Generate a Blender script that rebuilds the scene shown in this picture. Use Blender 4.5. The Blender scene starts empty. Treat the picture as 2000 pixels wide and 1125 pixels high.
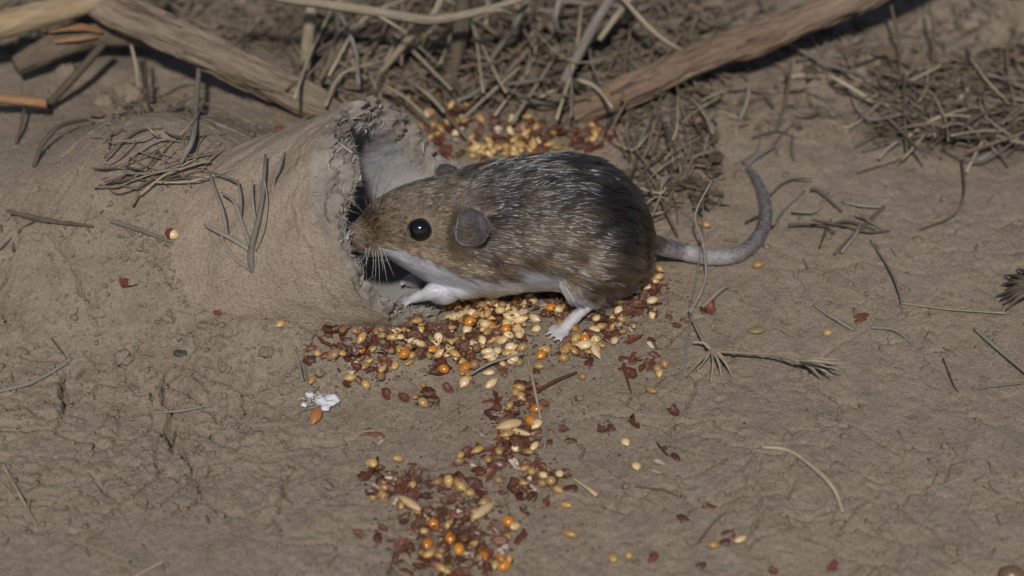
import bpy, math, random
import numpy as np
from mathutils import Vector, Matrix
from mathutils.bvhtree import BVHTree

# ------------------------------------------------------------------ camera, sky, flash-like sun
S = 0.01                      # everything below is authored in centimetres
PITCH, DIST, LENS = 42.0, 72.0, 100.0
sc = bpy.context.scene
col = sc.collection
p_ = math.radians(PITCH)
CAM = np.array([0, -DIST * math.cos(p_), DIST * math.sin(p_)])
FW = np.array([0, math.cos(p_), -math.sin(p_)])
RT = np.array([1.0, 0, 0])
UP = np.cross(RT, FW)
FPX = LENS / 36 * 2000
cd = bpy.data.cameras.new('camera')
cam = bpy.data.objects.new('camera', cd)
col.objects.link(cam)
cam.location = CAM * S
cam.rotation_euler = (math.radians(90 - PITCH), 0, 0)
cd.lens, cd.sensor_width = LENS, 36
cd.clip_start, cd.clip_end = 0.01, 200
cd.dof.use_dof = True
cd.dof.focus_distance = float((np.array([-2.0, -1.3, 2.0]) - CAM) @ FW) * S
cd.dof.aperture_fstop = 10
sc.camera = cam

SUN_ELEV, SUN_AZ = 52.0, -3.0        # azimuth seen from the mouse: 0 = towards the camera, minus = to its left
w = bpy.data.worlds.new('World')
sc.world = w
w.use_nodes = True
nt = w.node_tree
sky = nt.nodes.new('ShaderNodeTexSky')
sky.sky_type = 'NISHITA'
sky.sun_disc = False
sky.sun_elevation = math.radians(SUN_ELEV)
sky.sun_rotation = math.radians(180 - SUN_AZ)
bg = nt.nodes['Background']
bg.inputs['Strength'].default_value = 0.06
nt.links.new(sky.outputs[0], bg.inputs[0])
sd = bpy.data.lights.new('sun', 'SUN')
sd.energy, sd.angle, sd.color = 3.35, math.radians(3.5), (1.0, 0.968, 0.925)
sun = bpy.data.objects.new('sun', sd)
col.objects.link(sun)
az, el = math.radians(SUN_AZ), math.radians(SUN_ELEV)
to_sun = Vector((math.sin(az) * math.cos(el), -math.cos(az) * math.cos(el), math.sin(el)))
sun.rotation_euler = to_sun.to_track_quat('Z', 'Y').to_euler()
sun.location = to_sun * 2
sc.view_settings.view_transform = 'Standard'
sc.view_settings.look = 'None'
sc.view_settings.gamma = 1
sc.view_settings.exposure = 0.0
sc.render.engine = 'CYCLES'

rng = np.random.default_rng(7)
rnd = random.Random(5)

# ------------------------------------------------------------------ authoring helpers
def proj(P):
    d = np.asarray(P, float) - CAM
    z = d @ FW
    return np.stack([1000 + FPX * (d @ RT) / z, 562.5 - FPX * (d @ UP) / z], -1)
def ray(x, y):
    return FW + RT * (x - 1000) / FPX + UP * (562.5 - y) / FPX
def onY(x, y, Y):
    r = ray(x, y)
    return CAM + r * (Y - CAM[1]) / r[1]
def onZ(x, y, Z=0.0):
    r = ray(x, y)
    return CAM + r * (Z - CAM[2]) / r[2]
def unit(v):
    v = np.asarray(v, float)
    return v / np.linalg.norm(v)
def sstep(a, b, x):
    t = np.clip((x - a) / (b - a), 0, 1)
    return t * t * (3 - 2 * t)

def hash2(ix, iy, seed):
    n = (ix.astype(np.int64) * 374761393 + iy.astype(np.int64) * 668265263 + seed * 974634777) & 0xffffffff
    n = ((n ^ (n >> 13)) * 1274126177) & 0xffffffff
    n = ((n ^ (n >> 16)) * 2246822519) & 0xffffffff
    return ((n ^ (n >> 15)) & 0xffffff) / float(0xffffff)
def vnoise(x, y, seed=0):
    ix, iy = np.floor(x), np.floor(y)
    fx, fy = x - ix, y - iy
    ux, uy = fx * fx * (3 - 2 * fx), fy * fy * (3 - 2 * fy)
    a, b = hash2(ix, iy, seed), hash2(ix + 1, iy, seed)
    c, d = hash2(ix, iy + 1, seed), hash2(ix + 1, iy + 1, seed)
    return (a * (1 - ux) + b * ux) * (1 - uy) + (c * (1 - ux) + d * ux) * uy - 0.5
def fbm(x, y, octaves=4, seed=0, gain=0.5):
    r, a = 0, 1.0
    for i in range(octaves):
        r = r + a * vnoise(x * 2 ** i + 17.3 * i, y * 2 ** i - 9.1 * i, seed + i * 13)
        a *= gain
    return r
def voro(x, y, seed=0):
    ix, iy = np.floor(x), np.floor(y)
    f1 = np.full(x.shape, 9.0); f2 = np.full(x.shape, 9.0); idv = np.zeros(x.shape)
    for dx in (-1, 0, 1):
        for dy in (-1, 0, 1):
            cx, cy = ix + dx, iy + dy
            px = cx + 0.1 + 0.8 * hash2(cx, cy, seed)
            py = cy + 0.1 + 0.8 * hash2(cx, cy, seed + 1)
            d = np.hypot(px - x, py - y)
            c = d < f1
            f2 = np.where(c, f1, np.minimum(f2, d))
            idv = np.where(c, hash2(cx, cy, seed + 2), idv)
            f1 = np.where(c, d, f1)
    return f1, f2, idv

def new_mesh(name, V, F, mat, smooth=True):
    me = bpy.data.meshes.new(name)
    V = np.asarray(V, float) * S
    if isinstance(F, np.ndarray):
        n, k = F.shape
        me.vertices.add(len(V)); me.vertices.foreach_set('co', V.astype(np.float32).ravel())
        me.loops.add(n * k); me.loops.foreach_set('vertex_index', F.astype(np.int32).ravel())
        me.polygons.add(n)
        me.polygons.foreach_set('loop_start', np.arange(0, n * k, k, dtype=np.int32))
        me.update(calc_edges=True)
    else:
        me.from_pydata([tuple(v) for v in V], [], F)
        me.update()
    if smooth:
        me.polygons.foreach_set('use_smooth', np.ones(len(me.polygons), dtype=bool))
    if mat: me.materials.append(mat)
    return me
def link(name, data, parent=None, loc=None):
    o = bpy.data.objects.new(name, data)
    col.objects.link(o)
    if parent is not None: o.parent = parent
    if loc is not None: o.location = np.asarray(loc) * S
    return o
def tag(o, label=None, cat=None, group=None, kind=None):
    if label: o['label'] = label
    if cat: o['category'] = cat
    if group: o['group'] = group
    if kind: o['kind'] = kind
    return o

def spline(P, n):
    P = np.asarray(P, float)
    if len(P) < 3: 
        t = np.linspace(0, 1, n)[:, None]
        return P[0] * (1 - t) + P[-1] * t
    Q = np.vstack([2 * P[0] - P[1], P, 2 * P[-1] - P[-2]])
    seg = len(P) - 1
    u = np.linspace(0, seg - 1e-9, n)
    i = u.astype(int); t = (u - i)[:, None]
    a, b, c, d = Q[i], Q[i + 1], Q[i + 2], Q[i + 3]
    return 0.5 * (2 * b + (c - a) * t + (2 * a - 5 * b + 4 * c - d) * t ** 2 + (3 * b - a - 3 * c + d) * t ** 3)
def frames(C):
    T = np.gradient(C, axis=0)
    T /= np.linalg.norm(T, axis=1)[:, None] + 1e-12
    ref = np.array([0, 0, 1.0]) if abs(T[0][2]) < 0.9 else np.array([1.0, 0, 0])
    N = np.zeros_like(T)
    nv = np.cross(T[0], ref); nv /= np.linalg.norm(nv)
    for i in range(len(T)):
        nv = nv - T[i] * (nv @ T[i]); nv /= np.linalg.norm(nv) + 1e-12
        N[i] = nv
    return T, N, np.cross(T, N)
def tube_geo(P, R, n=24, seg=8, bump=0.0, seed=0, flat=1.0, ridge=0.0):
    """a closed tapered tube along control points P with control radii R (cm)"""
    C = spline(P, n)
    R = np.asarray(R, float)
    r = np.interp(np.linspace(0, 1, n), np.linspace(0, 1, len(R)), R)
    T, N, B = frames(C)
    a = np.linspace(0, 2 * np.pi, seg, endpoint=False)
    ln = np.concatenate([[0], np.cumsum(np.linalg.norm(np.diff(C, axis=0), axis=1))])
    rr = np.repeat(r[:, None], seg, 1)
    if bump or ridge:
        A, L = np.meshgrid(a, ln)
        rm = max(R.max(), 1e-6)
        cx, cy = np.cos(A), np.sin(A)
        nz = fbm(L / rm * 0.45 + cx * 1.3 + 30, cy * 1.3 + seed * 3.7 + 50, 4, seed)
        rr = rr * (1 + bump * 2 * nz)
        if ridge:
            ph = A / (2 * np.pi) * 9
            nz2 = 0.5 * (fbm(L / rm * 0.28 + seed, ph * 2.0 + 40 + L / rm * 0.25, 3, seed + 5) + fbm(L / rm * 0.28 + seed, (ph - 9) * 2.0 + 40 + L / rm * 0.25, 3, seed + 5) * 0)
            wgt = np.minimum(1, np.minimum(A, 2 * np.pi - A) * 3)
            rr = rr * (1 + ridge * nz2 * 2 * wgt)
    V = C[:, None, :] + rr[..., None] * (np.cos(a)[None, :, None] * N[:, None, :] + flat * np.sin(a)[None, :, None] * B[:, None, :])
    V = V.reshape(-1, 3)
    i = np.arange(n - 1)[:, None] * seg; j = np.arange(seg)[None, :]; k = (j + 1) % seg
    F = np.stack([i + j, i + k, i + seg + k, i + seg + j], -1).reshape(-1, 4).tolist()
    V = np.vstack([V, C[0], C[-1]])
    m = n * seg
    for q in range(seg):
        F.append([m, (q + 1) % seg, q]); F.append([m + 1, (n - 1) * seg + q, (n - 1) * seg + (q + 1) % seg])
    return V, F
def merge(parts):
    V, F, k = [], [], 0
    for v, f in parts:
        V.append(np.asarray(v)); F += [[i + k for i in q] for q in f]; k += len(v)
    return np.vstack(V), F
def ellipsoid(c, rx, ry, rz, nu=20, nv=12, M=None):
    V = []; F = []
    for i in range(nv + 1):
        t = math.pi * i / nv
        for j in range(nu):
            a = 2 * math.pi * j / nu
            V.append((math.sin(t) * math.cos(a) * rx, math.sin(t) * math.sin(a) * ry, math.cos(t) * rz))
    for i in range(nv):
        for j in range(nu):
            k = (j + 1) % nu
            F.append([i * nu + j, (i + 1) * nu + j, (i + 1) * nu + k, i * nu + k])
    V = np.array(V)
    if M is not None: V = V @ np.asarray(M).T
    return V + np.asarray(c), F

# ------------------------------------------------------------------ materials
class NB:
    def __init__(s, name):
        s.m = bpy.data.materials.new(name); s.m.use_nodes = True
        s.t = s.m.node_tree; s.b = s.t.nodes['Principled BSDF']; s.out = s.t.nodes['Material Output']
    def n(s, typ, **kw):
        nd = s.t.nodes.new(typ)
        for k, v in kw.items():
            if k.startswith('i_'):
                nd.inputs[k[2:].replace('_', ' ')].default_value = v
            else: setattr(nd, k, v)
        return nd
    def l(s, a, b): s.t.links.new(a, b)
    def ramp(s, src, stops):
        r = s.n('ShaderNodeValToRGB')
        e = r.color_ramp.elements
        while len(e) < len(stops): e.new(0.5)
        for q, (pos, c) in zip(e, stops):
            q.position = pos; q.color = (*c, 1) if len(c) == 3 else c
        s.l(src, r.inputs[0]); return r.outputs[0]
    def noise(s, scale, detail=5, rough=0.6, coord=None, dist=0.0):
        nd = s.n('ShaderNodeTexNoise'); nd.inputs['Scale'].default_value = scale
        nd.inputs['Detail'].default_value = detail; nd.inputs['Roughness'].default_value = rough
        nd.inputs['Distortion'].default_value = dist
        if coord is not None: s.l(coord, nd.inputs['Vector'])
        return nd.outputs['Fac']
    def mix(s, fac, a, b, mode='MIX'):
        nd = s.n('ShaderNodeMix', data_type='RGBA', blend_type=mode)
        for sock, v in ((nd.inputs[0], fac), (nd.inputs[6], a), (nd.inputs[7], b)):
            if hasattr(v, 'is_output'): s.l(v, sock)
            elif isinstance(v, (int, float)): sock.default_value = v
            else: sock.default_value = (*v, 1)
        return nd.outputs[2]
    def bump(s, src, dist, strength=1.0, prev=None):
        nd = s.n('ShaderNodeBump'); nd.inputs['Distance'].default_value = dist; nd.inputs['Strength'].default_value = strength
        s.l(src, nd.inputs['Height'])
        if prev is not None: s.l(prev, nd.inputs['Normal'])
        return nd.outputs[0]
    def obj(s): return s.n('ShaderNodeTexCoord').outputs['Object']
    def gen(s): return s.n('ShaderNodeTexCoord').outputs['Generated']
    def rand(s): return s.n('ShaderNodeObjectInfo').outputs['Random']
    def geo(s): return s.n('ShaderNodeNewGeometry').outputs['Position']
    def set(s, **kw):
        for k, v in kw.items(): s.b.inputs[k.replace('_', ' ')].default_value = v

def mat_soil(name, base, dark, light, sc_=1.0):
    q = NB(name); c = q.obj()
    big = q.noise(16 * sc_, 4, 0.55, c); mid = q.noise(120 * sc_, 6, 0.65, c); fine = q.noise(1400 * sc_, 3, 0.7, c)
    a = q.ramp(mid, [(0.3, dark), (0.5, base), (0.72, light)])
    a = q.mix(q.ramp(big, [(0.35, (0, 0, 0)), (0.65, (1, 1, 1))]), a, q.mix(0.35, a, (0.225, 0.19, 0.135)))
    g = q.ramp(fine, [(0.36, (0.62, 0.6, 0.58)), (0.5, (1, 1, 1)), (0.68, (1.22, 1.2, 1.16))])
    a = q.mix(0.65, a, g, 'MULTIPLY')
    sp = q.noise(2600 * sc_, 1, 0.5, c)
    a = q.mix(q.ramp(sp, [(0.78, (0, 0, 0)), (0.82, (1, 1, 1))]), a, (0.42, 0.38, 0.33))
    lsh = q.n('ShaderNodeAttribute', attribute_name='litter_shade').outputs['Fac']  # darkens the earth for litter tone and painted-in shade
    a = q.mix(lsh, a, q.ramp(mid, [(0.35, (0.045, 0.036, 0.026)), (0.7, (0.12, 0.095, 0.068))]))
    q.l(a, q.b.inputs['Base Color'])
    nrm = q.bump(fine, 0.0005, 0.9); nrm = q.bump(q.noise(420 * sc_, 4, 0.7, c), 0.0008, 0.55, nrm)
    q.l(nrm, q.b.inputs['Normal'])
    q.set(Roughness=0.95); q.b.inputs['Specular IOR Level'].default_value = 0.15
    return q.m
M_SOIL = mat_soil('soil', (0.218, 0.170, 0.126), (0.165, 0.128, 0.095), (0.245, 0.195, 0.148))
M_DUST = mat_soil('dusty_cardboard', (0.288, 0.225, 0.166), (0.24, 0.186, 0.136), (0.31, 0.245, 0.182))
M_CLOD = mat_soil('soil_clod', (0.213, 0.168, 0.126), (0.16, 0.126, 0.094), (0.25, 0.2, 0.153), 1.3)

def mat_card(name, base, dark):
    q = NB(name); c = q.obj()
    n1 = q.noise(60, 6, 0.65, c); n2 = q.noise(900, 4, 0.7, c)
    a = q.ramp(n1, [(0.3, dark), (0.62, base)])
    a = q.mix(0.55, a, q.ramp(n2, [(0.3, (0.7, 0.68, 0.66)), (0.6, (1.1, 1.1, 1.1))]), 'MULTIPLY')
    q.l(a, q.b.inputs['Base Color'])
    q.l(q.bump(n2, 0.0003, 0.7, q.bump(n1, 0.001, 0.4)), q.b.inputs['Normal'])
    q.set(Roughness=0.92); q.b.inputs['Specular IOR Level'].default_value = 0.2
    return q.m
M_CARD_IN = mat_card('cardboard_core', (0.27, 0.235, 0.195), (0.13, 0.10, 0.075))
M_BORE = mat_card('grey_paper_lining', (0.33, 0.315, 0.305), (0.22, 0.2, 0.185))
M_FIBRE = mat_card('torn_paper_fibre', (0.40, 0.37, 0.34), (0.2, 0.165, 0.13))

def mat_wood(name, c0, c1, c2, grain=True, scale=300, rough=0.85, bump=0.0008):
    q = NB(name); c = q.n('ShaderNodeAttribute', attribute_name='grain').outputs['Vector'] if grain else q.obj()
    if grain: scale = scale / 40
    n1 = q.noise(scale, 6, 0.7, c, 0.4); n2 = q.noise(scale * 0.18, 4, 0.6, c); n3 = q.noise(scale * 5, 3, 0.6, c)
    a = q.ramp(n1, [(0.3, c0), (0.5, c1), (0.7, c2)])
    a = q.mix(q.ramp(n2, [(0.4, (0, 0, 0)), (0.62, (1, 1, 1))]), a, q.mix(0.5, a, c2))
    a = q.mix(0.6, a, q.ramp(n3, [(0.3, (0.6, 0.6, 0.6)), (0.6, (1.1, 1.1, 1.1))]), 'MULTIPLY')
    r = q.n('ShaderNodeHueSaturation'); q.l(a, r.inputs['Color'])
    v = q.n('ShaderNodeMapRange', i_To_Min=0.75, i_To_Max=1.25); q.l(q.rand(), v.inputs['Value']); q.l(v.outputs[0], r.inputs['Value'])
    q.l(r.outputs[0], q.b.inputs['Base Color'])
    q.l(q.bump(n1, bump, 0.8), q.b.inputs['Normal'])
    q.set(Roughness=rough); q.b.inputs['Specular IOR Level'].default_value = 0.25
    return q.m
M_BARK = mat_wood('branch_bark', (0.07, 0.05, 0.035), (0.155, 0.115, 0.08), (0.22, 0.17, 0.12), scale=260)
M_BARKR = mat_wood('reddish_bark', (0.06, 0.038, 0.026), (0.15, 0.098, 0.063), (0.225, 0.165, 0.115), scale=260)
M_BARE = mat_wood('bare_wood', (0.2, 0.13, 0.07), (0.33, 0.23, 0.13), (0.4, 0.31, 0.19), scale=200)
M_ORANGE = mat_wood('orange_wood', (0.10, 0.05, 0.022), (0.23, 0.12, 0.055), (0.33, 0.19, 0.095), scale=220)
M_STRAW = mat_wood('dry_straw', (0.15, 0.118, 0.075), (0.26, 0.21, 0.14), (0.36, 0.305, 0.215), scale=500, bump=0.0003)
M_GREY = mat_wood('grey_stem', (0.10, 0.085, 0.068), (0.17, 0.145, 0.115), (0.24, 0.21, 0.175), scale=500, bump=0.0003)
M_DARK = mat_wood('dark_twig', (0.04, 0.03, 0.02), (0.08, 0.06, 0.042), (0.13, 0.10, 0.07), scale=500, bump=0.0003)
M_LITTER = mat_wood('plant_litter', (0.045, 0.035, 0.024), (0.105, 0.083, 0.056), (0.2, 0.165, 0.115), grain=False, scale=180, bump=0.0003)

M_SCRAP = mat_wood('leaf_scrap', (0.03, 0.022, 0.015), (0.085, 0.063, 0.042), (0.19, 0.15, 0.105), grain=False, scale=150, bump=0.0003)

def mat_seed(name, a, b, rough=0.38, spec=0.5, sss=0.0):
    q = NB(name); c = q.obj()
    base = q.mix(q.rand(), a, b)
    n = q.noise(900, 4, 0.6, c)
    base = q.mix(0.6, base, q.ramp(n, [(0.25, (0.86, 0.83, 0.78)), (0.6, (1.03, 1.03, 1.03))]), 'MULTIPLY')
    q.l(base, q.b.inputs['Base Color'])
    q.l(q.bump(n, 0.0001, 0.4), q.b.inputs['Normal'])
    q.set(Roughness=rough); q.b.inputs['Specular IOR Level'].default_value = spec
    if sss:
        q.b.inputs['Subsurface Weight'].default_value = sss
        q.b.inputs['Subsurface Radius'].default_value = (0.9, 0.5, 0.2)
        q.b.inputs['Subsurface Scale'].default_value = 0.0008
    return q.m
M_PALE = mat_seed('pale_millet', (0.62, 0.46, 0.26), (0.50, 0.34, 0.155), 0.32, 0.5)
M_GOLD = mat_seed('gold_millet', (0.46, 0.285, 0.10), (0.27, 0.155, 0.055), 0.32, 0.5)
M_AMBER = mat_seed('amber_millet', (0.5, 0.19, 0.02), (0.38, 0.12, 0.012), 0.18, 0.6)
M_BROWNS = mat_seed('brown_seed', (0.16, 0.085, 0.04), (0.25, 0.15, 0.07), 0.4, 0.4)
M_OLIVE = mat_seed('olive_seed', (0.22, 0.16, 0.075), (0.2, 0.15, 0.08), 0.45, 0.4)
M_OAT = mat_seed('oat_husk', (0.40, 0.26, 0.12), (0.5, 0.36, 0.2), 0.45, 0.4)
M_HULL = mat_seed('red_hull', (0.135, 0.043, 0.022), (0.07, 0.028, 0.017), 0.5, 0.4)
M_HULLB = mat_seed('brown_hull', (0.15, 0.072, 0.04), (0.075, 0.034, 0.021), 0.42, 0.45)
M_CHAFF = mat_seed('pale_chaff', (0.5, 0.43, 0.34), (0.36, 0.28, 0.2), 0.6, 0.3)
M_BLACK = mat_seed('black_crumb', (0.03, 0.03, 0.032), (0.05, 0.045, 0.042), 0.6, 0.3)
M_WHITE = mat_seed('white_fluff', (0.52, 0.52, 0.53), (0.5, 0.49, 0.48), 0.85, 0.2)

# ------------------------------------------------------------------ the tube's pose (needed by the ground)
T_PH, T_PS, T_R, T_WALL, T_LEN = math.radians(15), math.radians(33), 3.05, 0.72, 6.6
T_N = np.array([math.cos(T_PH) * math.cos(T_PS), -math.sin(T_PH) * math.cos(T_PS), math.sin(T_PS)])
T_L = np.array([math.sin(T_PH), math.cos(T_PH), 0.0])
T_U = np.cross(T_L, T_N) * -1
if T_U[2] < 0: T_U = -T_U
T_C = np.array([-2.78, 0.3, T_R * math.cos(T_PS) - 0.3])
def tube_coords(P):
    d = np.asarray(P) - T_C
    return -(d @ T_N), d @ T_L, d @ T_U      # depth inside, lateral, up

# ------------------------------------------------------------------ ground
def height(x, y):
    h = 0.35 * fbm(x / 7.0, y / 7.0, 2, 3)
    h = h * sstep(0.5, 7, np.hypot(x - 0.5, (y + 0.5)))                       # flat where the mouse feeds
    # the bank of earth that buries the tube
    m = 3.0 * np.exp(-(((x + 8.5) / 3.5) ** 2 + ((y - 2.2) / 3.1) ** 2) ** 1.1)
    m = m + 0.8 * np.exp(-(((x + 12.5) / 4) ** 2 + ((y - 3.0) / 4.0) ** 2))
    m = m + 0.75 * np.exp(-(((x + 5.6) / 2.4) ** 2 + ((y + 2.3) / 1.1) ** 2))
    m = m + 0.5 * np.exp(-(((x + 3.4) / 1.6) ** 2 + ((y + 2.5) / 0.75) ** 2))
    h = h + m
    # rougher towards the back
    back = sstep(4.5, 9, y + 0.15 * x)
    h = h + back * 0.55 * fbm(x / 2.2, y / 2.2, 3, 21)
    # crust: plates, cracks and rounded crumbs
    jx, jy = fbm(x / 0.5, y / 0.5, 3, 45), fbm(x / 0.5, y / 0.5, 3, 65)
    wx = x + 0.9 * fbm(x / 1.6, y / 1.6, 3, 41) + 0.16 * jx; wy = y + 0.9 * fbm(x / 1.6, y / 1.6, 3, 61) + 0.16 * jy
    rough = np.clip(0.10 + 1.0 * fbm(x / 4.5, y / 4.5, 3, 77) + 0.8 * sstep(-2.5, -6, x) * sstep(0.3, -1.8, y) * sstep(-9.5, -6.5, y), 0.03, 1)
    smooth_tube = np.exp(-(((x + 7.5) / 3.6) ** 2 + ((y - 0.9) / 2.0) ** 2))
    rough = rough * (1 - 0.85 * smooth_tube)
    for cell, depth, wdt, sd_, thr in ((2.6, 0.55, 0.042, 5, 0.38), (1.25, 0.34, 0.06, 7, 0.46)):
        f1, f2, idv = voro(wx / cell, wy / cell, sd_)
        edge = f2 - f1
        on = sstep(thr, thr + 0.2, fbm(x / 1.9 + 9 * sd_, y / 1.9, 3, 91 + sd_) + 0.5) * (0.04 + 0.96 * rough)
        h = h - depth * on * (1 - sstep(0.0, wdt, edge)) + (idv - 0.5) * 0.05 * cell / 2 * rough * sstep(0, 0.06, edge)
    g1, g2, gid = voro(wx / 0.62 + 3, wy / 0.62, 15)
    h = h + 0.09 * rough ** 1.5 * (gid > 0.78) * np.sqrt(np.clip(1 - (g1 / 0.5) ** 2, 0, 1)) * (0.4 + gid)
    k1, k2, kid = voro(x / 0.24 + jx, y / 0.24 + jy, 25)
    h = h + 0.036 * (0.3 + rough) * (kid > 0.62) * np.sqrt(np.clip(1 - (k1 / 0.45) ** 2, 0, 1))
    h = h + 0.025 * rough * fbm(x / 0.8, y / 0.8, 4, 33) + (0.026 + 0.03 * rough) * fbm(x / 0.2, y / 0.2, 3, 55)
    h = h + 0.05 * fbm(x / 2.6, y / 2.6, 2, 35)
    return h
def carve(x, y, h):
    """keep the earth out of the tube's bore"""
    r = T_R - 0.3
    P0 = np.stack([x, y, np.zeros_like(x)], -1) - T_C
    a = 1 - T_N[2] ** 2
    dn = P0 @ T_N
    b = 2 * (P0[..., 2] - dn * T_N[2])
    c = (P0 ** 2).sum(-1) - dn ** 2 - r * r
    disc = b * b - 4 * a * c
    ok = disc > 0
    sq = np.sqrt(np.where(ok, disc, 0))
    zl, zu = (-b - sq) / (2 * a), (-b + sq) / (2 * a)
    s_l = -(dn + zl * T_N[2])
    inside = ok & (s_l > 0.0) & (s_l < T_LEN - 0.3 + 3.2) & (h < zu + 0.0) & (h > zl)
    s_h = -(dn + h * T_N[2])
    inside &= s_h < T_LEN
    return np.where(inside, zl, h)
def axis_coords(a, b, step, far):
    core = np.arange(a, b + step / 2, step)
    out = []; d = step; v = 0
    while v < far:
        d *= 1.22; v += d; out.append(v)
    out = np.array(out)
    return np.concatenate([a - out[::-1], core, b + out])
gx = axis_coords(-15.6, 15.6, 0.046, 4000)
gy = axis_coords(-11.5, 14.5, 0.046, 4000)
GX, GY = np.meshgrid(gx, gy)
fade = np.exp(-np.maximum(0, np.hypot(GX, GY) - 22) / 60)
GH = height(np.clip(GX, -400, 400), np.clip(GY, -400, 400)) * fade
GH = carve(GX, GY, GH)
nx, ny = len(gx), len(gy)
i = (np.arange(ny - 1)[:, None] * nx + np.arange(nx - 1)[None, :])
GF = np.stack([i, i + 1, i + nx + 1, i + nx], -1).reshape(-1, 4)
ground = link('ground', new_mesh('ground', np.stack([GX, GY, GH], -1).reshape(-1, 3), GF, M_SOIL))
tag(ground, kind='structure')
LITTER_SHADE = np.exp(-(((GX + 0.3) / 7.0) ** 2 + ((GY - 10.3) / 3.6) ** 2) ** 2) + 0.7 * np.exp(-(((GX - 13) / 4.0) ** 2 + ((GY - 7.0) / 1.8) ** 2) ** 2) + 0.5 * np.exp(-(((GX + 11) / 4.0) ** 2 + ((GY - 10.5) / 2.0) ** 2) ** 2)  # litter tone plus shade between and under the branches, painted into soil colour
LITTER_SHADE = np.clip(LITTER_SHADE * (1 + 1.2 * fbm(GX / 1.5, GY / 1.5, 3, 400)), 0, 1)
ground.data.attributes.new('litter_shade', 'FLOAT', 'POINT').data.foreach_set('value', LITTER_SHADE.astype(np.float32).ravel())
def hs(x, y):
    x = np.asarray(x, float); y = np.asarray(y, float)
    a = np.clip(np.searchsorted(gx, x) - 1, 0, nx - 2); b = np.clip(np.searchsorted(gy, y) - 1, 0, ny - 2)
    tx = (x - gx[a]) / (gx[a + 1] - gx[a]); ty = (y - gy[b]) / (gy[b + 1] - gy[b])
    return (GH[b, a] * (1 - tx) + GH[b, a + 1] * tx) * (1 - ty) + (GH[b + 1, a] * (1 - tx) + GH[b + 1, a + 1] * tx) * ty
def tube_top(x, y):
    """upper outer surface of the tube over (x, y), or -9"""
    P0 = np.array([x, y, 0.0]) - T_C
    a = 1 - T_N[2] ** 2; dn = P0 @ T_N
    b = 2 * (P0[2] - dn * T_N[2]); c = P0 @ P0 - dn * dn - T_R * T_R
    d = b * b - 4 * a * c
    if d <= 0: return -9
    z = (-b + math.sqrt(d)) / (2 * a)
    s = -(dn + z * T_N[2])
    return z if 0 < s < T_LEN else -9
def W(px, py, h=0.0):
    """the point h above the earth (or the tube) that stands at this spot of the picture"""
    z = h
    for _ in range(14):
        p = onZ(px, py, z)
        z = 0.5 * z + 0.5 * (max(float(hs(p[0], p[1])), tube_top(p[0], p[1])) + h)
    return onZ(px, py, z)

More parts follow.
